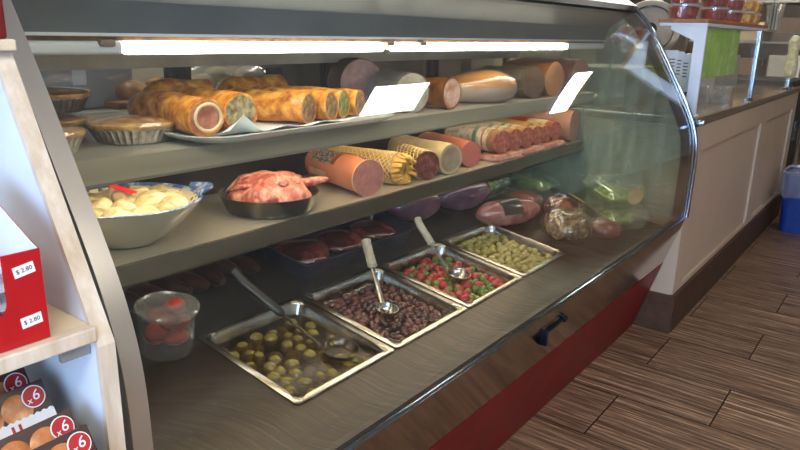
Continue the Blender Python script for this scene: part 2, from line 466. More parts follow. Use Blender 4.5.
bm = nb(); tube(bm, [(.5, 1.15, .974), (2.7, 1.15, .974)], .009, 10); fin('added_fill_tube', bm, emit('added_fill_glow', (1, .78, .50, 1), 26), sh1)  # invented hidden tube, added to brighten the food on the lower shelf
bm = nb(); tube(bm, [(.5, 1.18, .765), (2.7, 1.18, .765)], .008, 10); fin('added_fill_tube', bm, emit('low_added_fill_glow', (1, .88, .74, 1), 6), sh2)  # weak unseen tube put in as fill for the dim deck
# canopy
bm = nb(); prism(bm, [(.968, 1.325), (.975, 1.345), (1.02, 1.372), (1.55, 1.372), (1.55, 1.31), (1.16, 1.30), (1.12, 1.312), (1.0, 1.326)], .376, 2.84); fin('canopy', bm, m_darkmetal, case, False)
bm = nb(); prism(bm, [(1.088, 1.206), (1.073, 1.262), (1.04, 1.285), (.985, 1.318), (1.0, 1.325), (1.12, 1.31), (1.16, 1.298), (1.16, 1.2)], .402, 2.82); fin('light_hood', bm, m_canopyin, case, False)
hood = fin('light_fixture', box(nb(), .42, 2.81, 1.108, 1.155, 1.178, 1.2, .003), M('fixture_metal', '#a9a79f', '#8f8d86', 15, .35, .4, .03), case)
bm = nb(); box(bm, .405, 2.815, 1.083, 1.09, 1.2055, 1.2105); fin('lip', bm, m_white, hood, False)
bm = nb(); box(bm, .405, 2.815, 1.092, 1.108, 1.1985, 1.2055); fin('strip', bm, M('rust_strip', '#7d5a3a', '#4a3b30', 25, .6, c3='#8f6b45'), hood, False)
for xa, xb in ((.405, .655), (2.46, 2.815)):
    bm = nb(); box(bm, xa, xb, 1.086, 1.106, 1.1755, 1.1975, .006, 3); fin('lamp_end_cover', bm, m_white, hood)
for xa, xb in ((.66, 1.36), (1.40, 2.455)):
    bm = nb(); box(bm, xa, xb, 1.086, 1.106, 1.1755, 1.1975, .006, 3); fin('lamp', bm, m_lamp, hood)
for xx in (.625, 1.38, 1.52):
    bm = nb(); box(bm, xx-.014, xx+.014, 1.079, 1.1, 1.189, 1.2, .004); fin('lamp_clip', bm, M('clip_tan', '#8d7f6d', '#7b6e5e', 20, .5), hood)
# end panels
bm = nb()
P = [(.708, .50)]+[(y, z) for y, z in prof(30, .010)]+[(1.5, 1.31), (1.5, .50)]
prism(bm, P, 2.824, 2.832); fin('end_glass', bm, m_endglass, case, False)
P = [(.708, .42)]+[(y, z) for y, z in prof(30, .031)]+[(1.5, 1.31), (1.5, .42)]
bm = nb(); prism(bm, P, .378, .398); fin('end_panel', bm, m_steel, case, False)

# ------------------------------------------------------------------ counter beyond the case
cx0, cx1 = 2.856, 5.5
ct = thing('service_counter', 'beige panelled service counter with granite top beyond the display case', 'counter', ((cx0+cx1)/2, 1.07, 0))
def cbox(name, m, *a, bev=0, parent=None, smooth=False):
    bm = nb(); X, Y = (cx0+cx1)/2, 1.07
    box(bm, a[0]-X, a[1]-X, a[2]-Y, a[3]-Y, a[4], a[5], bev); return fin(name, bm, m, parent or ct, smooth)
cbox('body', m_counter, cx0, cx1, .708, 1.45, .0, .885)
for a, b in ((cx0, 2.975), (4.28, 4.43), (5.36, cx1)): cbox('stile', m_counter, a, b, .695, .709, .172, .885, bev=.002)
for a, b in ((2.975, 4.28), (4.43, 5.36)):
    cbox('rail', m_counter, a, b, .695, .709, .775, .885, bev=.002)
    cbox('rail', m_counter, a, b, .695, .709, .172, .195, bev=.002)
cbox('baseboard', m_base, cx0-.004, cx1, .682, .712, .001, .171, bev=.003)
cbox('baseboard', m_base, cx0-.014, cx0, .684, .862, .001, .171, bev=.003)
cbox('granite_top', m_granite, cx0-.004, cx1+.02, .69, 1.47, .886, .92, bev=.006)

def gthing(name, label, cat, loc, **k): return thing(name, label, cat, loc, **k)
sg = thing('sneeze_guard', 'glass sneeze guard with painted posts on the granite counter', 'sneeze guard', (4.0, .74, .92))
def gb(name, m, x0, x1, y0, y1, z0, z1, bev=0, parent=None):
    bm = nb(); box(bm, x0-4.0, x1-4.0, y0-.74, y1-.74, z0-.92, z1-.92, bev); return fin(name, bm, m, parent or sg, False)
bm = nb(); prism(bm, [(-.022, .001), (.020, .001), (.020, .296), (.115, .338), (.115, .352), (-.022, .352)], -1.09, -1.075); fin('post', bm, m_post, sg, False)
gb('foot', m_post, 2.90, 2.95, .714, .764, .9205, .926, .001)
for xx in (4.0, 5.17):
    gb('post', m_chrome, xx-.012, xx+.012, .716, .73, .9205, 1.272, .002)
    gb('foot', m_chrome, xx-.02, xx+.02, .71, .75, .9205, .93, .002)
gb('glass_panel', m_guard, 2.93, 3.986, .721, .727, .935, 1.27)
gb('glass_panel', m_guard, 4.014, 5.156, .721, .727, .935, 1.262)
gb('top_rail', m_post, 2.905, 4.12, .716, .90, 1.272, 1.284)
gb('top_shelf', m_wood, 2.90, 4.13, .714, .905, 1.2845, 1.299, .002)
gb('top_glass', m_guard, 4.135, 5.25, .716, .905, 1.268, 1.276)
# green leafy print behind the glass
t = NT('leafy_green_print'); v = t.coord('Object'); n1 = t.noise(v, 9, 3, .6, 1.2); n2 = t.noise(v, 22, 4, .6)
f = t.math('ADD', t.math('MULTIPLY', n1, .7), t.math('MULTIPLY', n2, .3))
t.bsdf(t.ramp(f, [(.3, lin('#6c9a1c')), (.45, lin('#9cc83a')), (.56, lin('#b6d85a')), (.66, lin('#dcebbc'))]), .35)
m_green = t.m
bm = nb(); box(bm, -.30, .30, -.001, .001, -.10, .10); o = fin('leafy_poster', bm, m_green, None, False, loc=(3.27, .731, 1.168))
tag(o, 'green leafy print sheet stuck behind the counter glass', 'poster')
# cream wrap on the far post
bm = nb(); lathe(bm, [(.012, 0), (.034, .02), (.038, .1), (.03, .17), (.038, .24), (.02, .27), (.0125, .275)], 14, fn=lambda a, r, z: 1+.15*math.sin(3*a+z*20)); o = fin('cloth_bundle', bm, M('cream_cloth', '#cdc19b', '#a3956c', 30, .8, 0, .3), None, loc=(5.17, .723, .985))
tag(o, 'cream cloth bundle wrapped round the far guard post', 'cloth')

# tubs on the top shelf of the guard
m_redfood = M('red_berries', '#8c1d17', '#5a0e10', 60, .35, 0, .5, c3='#b5473c')
m_yelfood = M('yellow_fruit', '#c98a1e', '#a4620f', 40, .35, 0, .5, c3='#e3bd62')
m_tub = glassmat('tub_plastic', (.92, .90, .88, 1), .08, .8, 3, .08, .08)
m_lid = glassmat('tub_lid', (.85, .83, .80, 1), .1, .8, 3, .1, .35, (.85, .82, .78, 1))
def make_tub(name, label, r, h, food, loc, group):
    t = thing(name, label, 'tub', loc, 0, group)
    bm = nb(); lathe(bm, [(r*.84, .0005), (r*.86, .001), (r*.98, h-.004), (r*.98, h-.003)], 28, cap1=False); fin('cup', bm, m_tub, t)
    bm = nb(); lathe(bm, [(r*.80, .003), (r*.93, h*.86), (r*.5, h*.93)], 20, fn=lambda a, q, z: 1+.02*math.sin(7*a)); fin('contents', bm, food, t)
    bm = nb(); lathe(bm, [(r*.9, h-.003), (r*1.03, h-.003), (r*1.03, h+.004), (r*.98, h+.005), (r*.96, h+.002), (r*.1, h+.002)], 28); fin('lid', bm, m_lid, t)
    return t
zt = 1.2995; H_ = .052
spots = [(2.985, .835, m_redfood, 'red'), (3.315, .80, m_redfood, 'red'), (3.66, .81, m_redfood, 'darkest red'), (3.80, .785, m_yelfood, 'yellow'), (4.04, .80, m_yelfood, 'yellow')]
names = ['above the painted post', 'second from the painted post', 'just before the yellow tubs', 'nearer of the two yellow stacks', 'farther of the two yellow stacks']
for (x, y, fd, c), nm in zip(spots, names):
    for k in range(2):
        make_tub('deli_tub', 'clear lidded tub of %s food, %s of its stack, %s' % (c, ('bottom', 'top')[k], nm), .062, H_, fd, (x, y, zt+k*(H_+.0062)), 'clear food tubs on the guard shelf')
# clear cup with papers
t = thing('tip_cup', 'clear plastic cup holding folded green and white papers on the guard', 'cup', (4.55, .765, 1.2765))
bm = nb(); lathe(bm, [(.035, .0005), (.05, .15), (.052, .152), (.048, .152), (.034, .004)], 24, cap1=False); fin('cup', bm, m_tub, t)
for k in range(5):
    bm = nb(); box(bm, -.02, .02, -.0008, .0008, .008, .13+.01*k); fin('folded_paper', bm, (m_paper, M('green_paper', '#6f8a6b', '#50704f', 20, .7))[k % 2], t, False, loc=(random.uniform(-.006, .006), -.016+.008*k, 0), rot=(0, random.uniform(-.12, .12), 0))

# leaflets in a dark holder behind the glass
t = thing('leaflet_holder', 'dark box holding white printed leaflets behind the painted post', 'leaflet holder', (3.12, .865, .9205))
bm = nb(); box(bm, -.06, .06, -.06, .06, 0, .006); box(bm, -.06, .06, -.06, -.055, .006, .085); box(bm, -.06, .06, .055, .06, .006, .085); box(bm, -.06, -.055, -.055, .055, .006, .085); box(bm, .055, .06, -.055, .055, .006, .085)
fin('box', bm, m_dark, t, False)
for k, (yy, tz) in enumerate(((.035, .255), (.005, .25), (-.03, .24))):
    bm = nb(); box(bm, -.0012, .0012, -.028, .028, .007, tz); lf = fin('leaflet', bm, m_paper, t, False, loc=(-.03+.012*k, yy*.8, 0), rot=(0, 0, .25-.2*k))
    bm = nb()
    for j in range(5): box(bm, -.0017, -.0013, -.018, .016-.004*(j % 2), tz-.04-j*.014, tz-.036-j*.014)
    fin('printing', bm, m_ink, lf, False)
# things standing on the counter behind the guard
def carton(name, label, cat, x, y, z, w, d, h, m, rz=0, group=None):
    t = thing(name, label, cat, (x, y, z), rz, group)
    bm = nb(); box(bm, -w/2, w/2, -d/2, d/2, 0, h, .004); fin('carton', bm, m, t, False)
    bm = nb(); box(bm, -w/2+.004, w/2-.004, -d*.06, d*.06, h+.0002, h+.0008); box(bm, -w*.06, w*.06, -d/2-.0008, -d/2-.0002, h*.6, h-.004); fin('tape', bm, m_paper, t, False)
    return t
carton('cardboard_box', 'taupe cardboard box on the counter behind the green sheet', 'box', 3.3, 1.22, .9205, .45, .3, .17, M('taupe_card', '#b8a692', '#ab9a86', 10, .7))
carton('cardboard_box', 'pale grey box farther along the counter behind the glass', 'box', 4.7, 1.15, .9205, .6, .3, .21, M('grey_card', '#b3ada6', '#a6a09a', 10, .7))
t = thing('paddle_board', 'tan wooden paddle board leaning behind the green sheet', 'board', (3.55, .93, .9205), 0, rot=(.0, .0, .5))
bm = nb(); prism(bm, [(-.045, .002), (.045, .002), (.05, .12), (.02, .17), (.02, .2), (-.02, .2), (-.02, .17), (-.05, .12)], -.008, .008, 'y')
fin('blade', bm, M('paddle_wood', '#a68a64', '#8d724e', 30, .5, stretch=(1, 1, .2)), t, False, rot=(-.12, 0, 0))
t = thing('plastic_bin', 'small clear plastic bin beside the paddle board on the counter', 'bin', (3.75, .85, .9205))
bm = nb(); loft(bm, rings_rr([(.2, .12, .02, .0005), (.22, .14, .02, .07), (.225, .145, .02, .07), (.225, .145, .02, .074), (.215, .135, .02, .074), (.19, .11, .02, .004)])); fin('body', bm, m_lid, t)
bm = nb(); blob(bm, (0, 0, .03), (.08, .045, .024), 3, .012, 30); fin('contents', bm, M('bin_food', '#8c7a62', '#5d4c3a', 40, .6), t)
# meat slicer
t = thing('meat_slicer', 'meat slicer with large pale round blade guard beyond the display case', 'slicer', (3.72, 1.2, .9205))
bm = nb(); box(bm, -.14, .16, -.10, .14, .02, .12, .02); box(bm, .02, .12, .0, .12, .12, .30, .02); fin('body', bm, M('slicer_body', '#5b564f', '#4c4741', 10, .3, .6), t)
for sx in (-.1, .12):
    for sy in (-.07, .11):
        bm = nb(); lathe(bm, [(.015, 0), (.012, .021)], 10, (sx, sy, 0)); fin('foot', bm, m_black, t)
R90 = (0, -PI/2+.25, .35)
bm = nb(); lathe(bm, [(.15, 0), (.155, .006), (.15, .014), (.12, .02), (.112, .012), (.02, .016)], 40); d_ = fin('blade_guard', bm, M('pale_metal', '#a79f93', '#988f83', 10, .35, .3), t, loc=(0, 0, .345), rot=R90)
bm = nb(); lathe(bm, [(.122, .0215), (.118, .0225), (.114, .0205), (.114, .0195)], 40, cap0=False, cap1=False); fin('blade', bm, m_chrome, d_)
bm = nb(); lathe(bm, [(.035, .0165), (.03, .03), (.004, .034)], 20); fin('hub', bm, m_black, d_)

# kitchen side: back worktop behind the case, wall shelf, tall dark cabinet
bw = thing('back_worktop', 'steel back worktop behind the display case', 'worktop', (1.9, 2.1, 0))
bm = nb(); box(bm, -1.8, 1.8, -.35, .35, .96, 1.0, .004); fin('top', bm, m_steel_s, bw, False)
bm = nb(); box(bm, -1.78, 1.78, -.3, .35, .0, .96); fin('cabinet', bm, m_dark, bw, False)
m_gw = M('grey_white_card', '#a8a8a6', '#98989a', 6, .7); m_kraft = M('kraft_card', '#8f7a60', '#7f6b52', 6, .7)
carton('cardboard_box', 'grey white carton with printed label behind the stacked pies', 'box', .95, 1.95, 1.0005, .34, .25, .11, m_gw, .1)
carton('cardboard_box', 'pale carton seen behind the case left door', 'box', .62, 2.15, 1.0005, .3, .25, .2, M('pale_card', '#b9b5ab', '#aba79d', 6, .7), -.1)
o = thing('black_appliance', 'black rounded appliance behind the pies on the back worktop', 'appliance', (.97, 2.2, 1.0005))
bm = nb(); lathe(bm, [(.07, 0), (.09, .01), (.11, .10), (.105, .15), (.06, .17), (.01, .172)], 28); fin('body', bm, m_black, o)
bm = nb(); lathe(bm, [(.02, .172), (.018, .19), (.004, .193)], 16); fin('knob', bm, m_chrome, o)
def bun(bm, c, r, seed=0): blob(bm, c, (r, r*.85, r*.62), 3, r*.12, 14, seed, flat=-r*.35)
m_bun = M('golden_bun', '#a8733a', '#7d4a20', 14, .55, 0, .1, c3='#cf9c58')
m_crust = M('golden_pastry', '#cf8530', '#86451a', 34, .4, 0, .5, c3='#f0bb58', coat=.15, lo=.33, hi=.66)
m_pale = M('pale_dough', '#d9c39a', '#bfa377', 30, .6)
for k, (x, y, rr) in enumerate(((1.12, 1.84, .055), (1.235, 1.85, .06))):
    bm = nb(); bun(bm, (0, 0, rr*.35), rr, k); tag(fin('bread_roll', bm, m_bun, None, loc=(x, y, 1.0205)), ('left', 'right')[k]+' golden bread roll on the board behind the case doors', 'bread', 'bread rolls behind the case')
bm = nb(); box(bm, -.16, .16, -.09, .09, 0, .019, .004); tag(fin('cutting_board', bm, m_wood, None, False, loc=(1.19, 1.85, 1.0005)), 'wooden cutting board under two bread rolls on the back worktop', 'board')
t = thing('bread_bag', 'bag of pale rolls with dark blue label behind the pastry rolls', 'bag', (1.62, 2.0, 1.0005))
bm = nb()
for k in range(4): bun(bm, (-.13+.07*k, .0, .04+.02*(k % 2)), .055, k+5)
fin('rolls', bm, M('pale_roll', '#a79a80', '#8c7d63', 12, .6), t)
bm = nb(); blob(bm, (-.02, 0, .055), (.2, .085, .062), 3, .015, 14, 3, flat=-.054); fin('film', bm, m_film, t)
bm = nb(); box(bm, .08, .16, -.0935, -.092, .02, .09); fin('blue_label', bm, M('navy_label', '#23304e', '#1c2742', 10, .5), t, False)
for k, (x, w, h, c) in enumerate(((2.05, .24, .22, '#3a342f'), (2.45, .3, .16, '#4a4038'), (2.95, .35, .24, '#5c5046'), (3.35, .25, .2, '#6b6359'))):
    carton('storage_box', ['dark brown storage box nearest the bread bag on the worktop', 'low umber storage box second from the bread bag on the worktop', 'tall brown storage box third from the bread bag on the worktop', 'taupe storage box farthest from the bread bag on the worktop'][k], 'box', x, 2.1, 1.0005, w, .25, h, M('sbox%d' % k, c, None, 8, .6))
ws = thing('wall_shelf', 'long steel shelf on the kitchen wall above the counter', 'shelf', (7.2, 2.85, 1.45))
bm = nb(); box(bm, -2.2, 2.2, -.15, .148, 0, .02); fin('shelf_board', bm, m_steel_s, ws, False)
for xx in (-2, 0, 2):
    bm = nb(); prism(bm, [(-.12, 0), (.148, 0), (.148, -.15)], xx, xx+.02); fin('bracket', bm, m_steel, ws, False)
def canister(x, y, z, r, h, m, label):
    t = thing('canister', label, 'canister', (x, y, z), 0, 'canisters on the kitchen wall shelf')
    bm = nb(); lathe(bm, [(r, 0), (r*1.02, .004), (r, h)], 24); fin('body', bm, m, t)
    bm = nb(); lathe(bm, [(r*1.04, h+.0005), (r*1.04, h+.02), (r*.3, h+.03), (r*.25, h+.05), (.01, h+.052)], 24); fin('lid', bm, m_black, t)
for k, (x, r, h, c) in enumerate(((5.5, .09, .25, 'steel'), (5.95, .11, .2, 'dark'), (6.4, .08, .28, 'steel'), (7.0, .12, .22, 'cream'), (7.6, .1, .25, 'steel'), (8.2, .1, .18, 'dark'), (8.8, .12, .25, 'cream'))):
    canister(x, 2.84, 1.4705, r, h, {'steel': m_steel, 'dark': m_dark, 'cream': M('cream_tin', '#c9bfa8', None, 5, .5)}[c], '%s canister on the kitchen wall shelf, %s from the case end' % (c, ['first', 'second', 'third', 'fourth', 'fifth', 'sixth', 'seventh'][k]))
t = thing('dark_cabinet', 'dark cabinet standing past the end of the beige counter', 'cabinet', (5.9, 1.15, 0))
bm = nb(); box(bm, -.33, .33, -.40, .40, .0, .95, .005); fin('body', bm, m_black, t, False)
for k in (0, 1):
    bm = nb(); box(bm, -.31+.32*k, -.01+.32*k, -.41, -.4005, .1, .93, .003); d_ = fin('door', bm, m_dark, t, False)
    bm = nb(); box(bm, -.04+.06*k, -.03+.06*k, -.425, -.41, .5, .65, .003); fin('handle', bm, m_chrome, d_, False)
# kitchen equipment seen through the guard
t = thing('prep_table', 'steel prep table against the kitchen wall beyond the counter', 'table', (5.6, 2.4, 0))
bm = nb(); box(bm, -1.3, 1.3, -.3, .3, .88, .92, .004); fin('top', bm, m_steel_s, t, False)
for sx in (-1.25, 1.25):
    for sy in (-.26, .26):
        bm = nb(); lathe(bm, [(.02, 0), (.02, .88)], 12, (sx, sy, 0)); fin('leg', bm, m_steel, t)
carton('cardboard_box', 'large tan carton on the kitchen prep table', 'box', 5.2, 2.4, .9205, .7, .4, .35, m_kraft)
carton('cardboard_box', 'dark carton beside the tan carton on the prep table', 'box', 6.2, 2.4, .9205, .6, .4, .3, M('umber_card', '#54473c', None, 8, .7))

# shelving rack with boxes deep in the shop
t = thing('shelving_rack', 'steel shelving rack with boxes beyond the far end of the counter', 'rack', (7.9, 1.5, 0))
for sx in (-.3, .3):
    for sy in (-.55, .55):
        bm = nb(); box(bm, sx-.015, sx+.015, sy-.015, sy+.015, 0, 1.9); fin('upright', bm, m_steel, t, False)
for z in (.45, .85, 1.2, 1.58):
    bm = nb(); box(bm, -.284, .284, -.534, .534, z, z+.02); fin('shelf', bm, m_steel_s, t, False)
k = 0
for z in (.871, 1.221, 1.601):
    for yy in (1.13, 1.50, 1.86):
        c = ['#d8d2c6', '#8d6e4c', '#b9b1a6', '#6c5a4a', '#c9b28a', '#55606c', '#e0dbd0', '#7b4a38', '#a8a29a'][k]
        nm = ['white', 'brown', 'pale grey', 'umber', 'tan', 'slate blue', 'cream', 'rust', 'grey'][k]
        carton('storage_box', nm+' box on the steel rack beyond the counter, '+('low', 'middle', 'high')[k//3]+' shelf', 'box', 7.85, yy, z, .42, .28, (.22, .18, .26)[k % 3], M('rackbox%d' % k, c, None, 6, .6)); k += 1
# rubbish bin
t = thing('rubbish_bin', 'blue rubbish bin with translucent liner at the counter end', 'bin', (5.13, .50, 0))
bm = nb(); loft(bm, rings_rr([(.26, .22, .05, .001), (.32, .27, .06, .38), (.33, .28, .06, .385), (.33, .28, .06, .395), (.31, .26, .055, .395), (.25, .21, .045, .01)], 6)); fin('body', bm, m_bin, t)
bm = nb()
rr = []
for w, d, z, a in ((.336, .286, .25, .012), (.345, .295, .32, .008), (.345, .295, .405, .003), (.325, .275, .412, .004), (.30, .25, .36, .004)):
    ring = []
    for i, (x, y) in enumerate(rrect(w, d, .06, 8)):
        k = 1+a*3*mnoise.noise(Vector((x*30, y*30, z*8))); ring.append((x*k, y*k, z+ (mnoise.noise(Vector((x*25, y*25, 3)))*.03 if z == .25 else 0)))
    rr.append(ring)
loft(bm, rr, False, False); fin('liner', bm, m_liner, t)

# ------------------------------------------------------------------ candy rack at the left
rk = thing('display_rack', 'white snack rack with birch edges left of the display case', 'rack', (-.05, .82, 0))
def rf(name, bm, m, smooth=False, parent=None):
    bmesh.ops.translate(bm, vec=(.05, -.82, 0), verts=bm.verts); return fin(name, bm, m, parent or rk, smooth)
side = [(.655, .002), (.655, .89), (.791, 1.152), (.812, 1.1925), (1.0, 1.1925), (1.0, .002)]
edge = [(.648, .002), (.648, .892), (.784, 1.155), (.8035, 1.1925), (.812, 1.1925), (.791, 1.152), (.655, .89), (.655, .002)]
for xa, xb in ((-.47, -.45), (.332, .35)):
    bm = nb(); prism(bm, side, xa, xb); p_ = rf('side_panel', bm, m_white)
    bm = nb(); prism(bm, edge, xa-.0005, xb+.0005); rf('edge_band', bm, m_birch, parent=None)
bm = nb(); box(bm, -.4495, .3315, .985, 1.0, .05, 1.19); rf('back_panel', bm, m_white)
bm = nb(); box(bm, -.4495, .3315, .655, .985, .902, .915, .001); rf('shelf', bm, m_birchs)
bm = nb(); box(bm, -.4495, .3315, .648, .6548, .899, .916, .002); rf('shelf_edge', bm, m_birch)
bm = nb(); box(bm, -.47, .3505, .788, 1.0, 1.193, 1.205, .002); rf('shelf', bm, m_birchs)
bm = nb(); box(bm, -.4495, .3315, .54, .985, .672, .685, .001); rf('shelf', bm, m_birchs)
bm = nb(); box(bm, .30, .3312, .665, .672, .88, .9015); rf('shelf_clip', bm, M('clip_grey', '#9a9894', None, 10, .5, .3))

m_cred = M('red_carton', '#b3101a', '#a50d16', 10, .38, 0, .02, coat=.2)
m_cin = M('carton_inside', '#dcdde0', '#d2d3d6', 10, .6)
def snack_carton(loc, w, d, hb, hf, label):
    t = thing('snack_carton', label, 'carton', loc)
    th = .0015
    bm = nb(); box(bm, -w/2, w/2, 0, d, .0005, .002); fin('bottom', bm, m_cin, t, False)
    # front with a rounded window cut
    bm = nb(); box(bm, w/2-.036, w/2, -th, 0, .0005, hf); box(bm, -w/2, w/2-.036, -th, 0, .0005, hf*.36); box(bm, -w/2, -w/2+.045, -th, 0, hf*.36, hf)
    pr = [(w/2-.036, hf*.36), (w/2-.036, hf*.36+.014)]+[(w/2-.036-.014*(1-math.cos(a)), hf*.36+.014*(1-math.sin(a))) for a in [k*PI/12 for k in range(1, 6)]]+[(w/2-.050, hf*.36)]
    prism(bm, pr, -th, 0, 'y')
    fin('front', bm, m_cred, t, False)
    bm = nb(); box(bm, -w/2, w/2, d-th, d, .0005, hb); fin('back', bm, m_cin, t, False)
    for s in (-1, 1):
        bm = nb(); x = s*w/2
        P = [(0, .0005), (d, .0005), (d, hb), (d*.55, hb*.86), (.012, hf+.004), (0, hf)]
        prism(bm, P, x-s*.0008, x-s*.0016); fin('side_lining', bm, m_cin, t, False)
        bm = nb(); prism(bm, P, x, x-s*.0008); fin('side', bm, m_cred, t, False)
    return t
sc = snack_carton((.195, .662, .9155), .19, .13, .145, .095, 'open red snack carton with price stickers on the birch shelf')
def sticker(parent, x, z, rz, w=.020, h=.0112):
    bm = nb(); box(bm, -w/2, w/2, -.0002, .0002, -h/2, h/2); o = fin('price_sticker', bm, m_paper, parent, False, loc=(x, -.0019, z), rot=(0, rz, 0))
    text('price', '$ 2.80', .0062, m_ink, o, (0, -.0004, 0), (PI/2, 0, 0), .0001)
sticker(sc, .079, .024, -.10); sticker(sc, .078, .077, -.16)
# wrapped snacks in the carton
m_wr = NT('snack_wrapper'); v = m_wr.coord('Object', (1, 1, 1)); nz = m_wr.noise(v, 28, 3, .6, .8)
m_wr.bsdf(m_wr.ramp(nz, [(.38, lin('#b11a22')), (.44, lin('#d8d4d6')), (.56, lin('#d3cdd6')), (.6, lin('#a98ea6')), (.66, lin('#8a6a3a'))]), .25, 0, nz, .2, .002, coat=.4)
m_wr = m_wr.m
for k in range(4):
    bm = nb()
    blob(bm, (0, 0, 0), (.078, .045, .009), 3, .004, 40, k)
    for s in (-1, 1): box(bm, s*.075-.012, s*.075+.012, -.03, .03, -.001, .001)
    tag(fin('snack_bar', bm, m_wr, None, loc=(.195-.004*(k % 2), .71+.004*k, .9285+k*.0195), rot=(0, .02*(k-1), 0)), 'red and white wrapped snack bar in the red carton, %s of the pile' % ('bottom', 'second', 'third', 'top')[k], 'snack', 'wrapped snacks in the red carton')
bm = nb(); box(bm, -.14, .0, -.0, .08, 0, .10, .003); tag(fin('snack_carton', bm, M('dark_red_box', '#6a0d14', None, 10, .4), None, False, loc=(.346, .796, 1.2055)), 'dark red box on the top rack shelf at the far left', 'box')

# packs of buns with x6 badges
m_pack = M('pack_brown', '#3a1c16', '#30160f', 15, .4); m_side = M('pack_side', '#6b5f58', '#5f544d', 15, .6)
m_bunp = M('bun_print', '#c27b44', '#9c5527', 26, .4, c3='#e6b183')
def bun_pack(y, z, xr, label, band=False, rz=0.06):
    TL = .55
    h = (z-.6975)/math.cos(TL)+.0155; w = .22
    t = thing('bun_pack', label, 'pack', (xr-.11, y-(h-.0155)*math.sin(TL), .6975), 0, 'brown bun packs on the lower rack shelf', rot=(-TL, 0, rz))
    bm = nb(); box(bm, -w/2, w/2, 0, .020, .0005, h, .001); fin('box', bm, m_side, t, False)
    bm = nb(); box(bm, -w/2, w/2, -.0006, -.0001, .0005, h); fin('printed_front', bm, m_pack, t, False)
    for k in range(5):
        bm = nb(); lathe(bm, [(.0165, 0), (.0155, .0006), (.008, .0012), (.001, .0013)], 24, fn=lambda a, r, q: 1+.08*math.sin(a)); fin('bun_picture', bm, m_bunp, t, True, loc=(w/2-.035-k*.032, -.0008, h-.024), rot=(PI/2, 0, 0))
    bm = nb(); lathe(bm, [(.0125, 0), (.0125, .0006)], 32); b = fin('badge_rim', bm, m_paper, t, False, loc=(w/2-.0155, -.0022, h-.0155), rot=(PI/2, 0, 0))
    bm = nb(); lathe(bm, [(.0113, .0006), (.0113, .0010)], 32); b2 = fin('badge', bm, m_redink, b, False)
    text('badge_number', '6', .0165, m_paper, b, (.002, .0005, .0012), (0, 0, 0), .0002, shear=.15)
    text('badge_number', 'x', .010, m_paper, b, (-.0058, -.0035, .0012), (0, 0, 0), .0002, shear=.15)
    if band:
        bm = nb(); zz = h-.034
        P = [(-w/2, zz), (-w/2, zz-.04), (w/2, zz-.04), (w/2, zz)]
        n = 60; P = [(-w/2, zz-.04), (w/2, zz-.04)]+[(w/2-w*k/n, zz+(.0015 if k % 2 else -.0005)) for k in range(n+1)]
        prism(bm, P, -.0022, -.0014, 'y'); bd = fin('white_band', bm, m_cin, t, False)
        text('lettering', 'lla', .034, m_redink, bd, (w/2-.036, -.0024, zz-.0165), (PI/2, 0, 0), .0002)
    return t
bun_pack(.630, .800, .312, 'brown bun pack with red x6 badge at the front of its row')
bun_pack(.663, .806, .312, 'brown bun pack with red x6 badge second from the front')
bun_pack(.722, .822, .312, 'bun pack with white band of red letters below its x6 badge', True)
bun_pack(.756, .827, .309, 'brown bun pack just behind the white banded pack')
bun_pack(.789, .833, .306, 'rearmost brown bun pack under the birch shelf')

# ------------------------------------------------------------------ olive pans
TA = math.atan(.157); PYC = (PY0+PY1)/2
def pan_frame(k):
    cx = (PX[k][0]+PX[k][1])/2
    m = Matrix.Translation((cx, PYC, zd(PYC)+.0035)) @ Matrix.Rotation(TA, 4, 'X')
    return m
PW, PD = .322, (PY1-PY0)/math.cos(TA)
m_panst = M('pan_steel', '#c5c2ba', '#b3b0a8', 20, .22, 1, .02)
m_olgreen = M('big_green_olive', '#75671a', '#544a12', 25, .25, 0, .05, c3='#9c8826', coat=.4)
m_olbrown = [M('dark_olive_a', '#4a1d22', '#331016', 25, .25, 0, .08, c3='#6c3034', coat=.4), M('dark_olive_b', '#6b3a34', '#512524', 25, .28, 0, .08, c3='#8d5a4c', coat=.4), M('dark_olive_c', '#2c1620', '#1f0e17', 25, .25, 0, .08, coat=.4)]
m_olpale = [M('pale_olive_a', '#a09550', '#857a38', 25, .3, 0, .05, coat=.3), M('pale_olive_b', '#b5ab6e', '#8f8442', 25, .3, 0, .05, coat=.3)]
m_redpep = M('red_pepper', '#a8262a', '#7d1519', 25, .25, 0, .1, c3='#d0575a', coat=.4)
m_grpep = M('green_olive', '#5c7a24', '#3f5c18', 25, .3, 0, .1, c3='#8a9c46', coat=.3)
m_brine = glassmat('brine', (.55, .47, .24, 1), .03, .8, 4, .2)
m_brine_d = glassmat('dark_brine', (.55, .36, .34, 1), .05, .9, 3.2, .02)
pan_names = ['steel pan of large green olives in brine, nearest the camera', 'steel pan of dark purple olives, second from the left', 'steel pan of red peppers and green olives, third from the left', 'steel pan of small pale olives, farthest right']
for k in range(4):
    t = thing('steel_pan', pan_names[k], 'pan', (0, 0, 0), 0, 'steel olive pans'); mf = pan_frame(k); t.matrix_world = mf
    W, D = PW, PD
    bm = nb()
    loft(bm, rings_rr([(W, D, .012, -.0025), (W, D, .012, .0), (W-.006, D-.006, .012, .0012), (W-.030, D-.030, .03, .0008), (W-.036, D-.036, .032, -.004), (W-.048, D-.048, .03, -.064), (W-.07, D-.07, .03, -.070)], 8), False, True)
    fin('pan', bm, m_panst, t, True, 50)
def ovoid(name, r, l, m, seed):
    bm = nb(); blob(bm, (0, 0, 0), (l, r, r), 2, r*.06, 60, seed)
    bmesh.ops.recalc_face_normals(bm, faces=bm.faces)
    me = bpy.data.meshes.new(name); bm.to_mesh(me); bm.free()
    me.polygons.foreach_set('use_smooth', [True]*len(me.polygons)); me.materials.append(m); return me
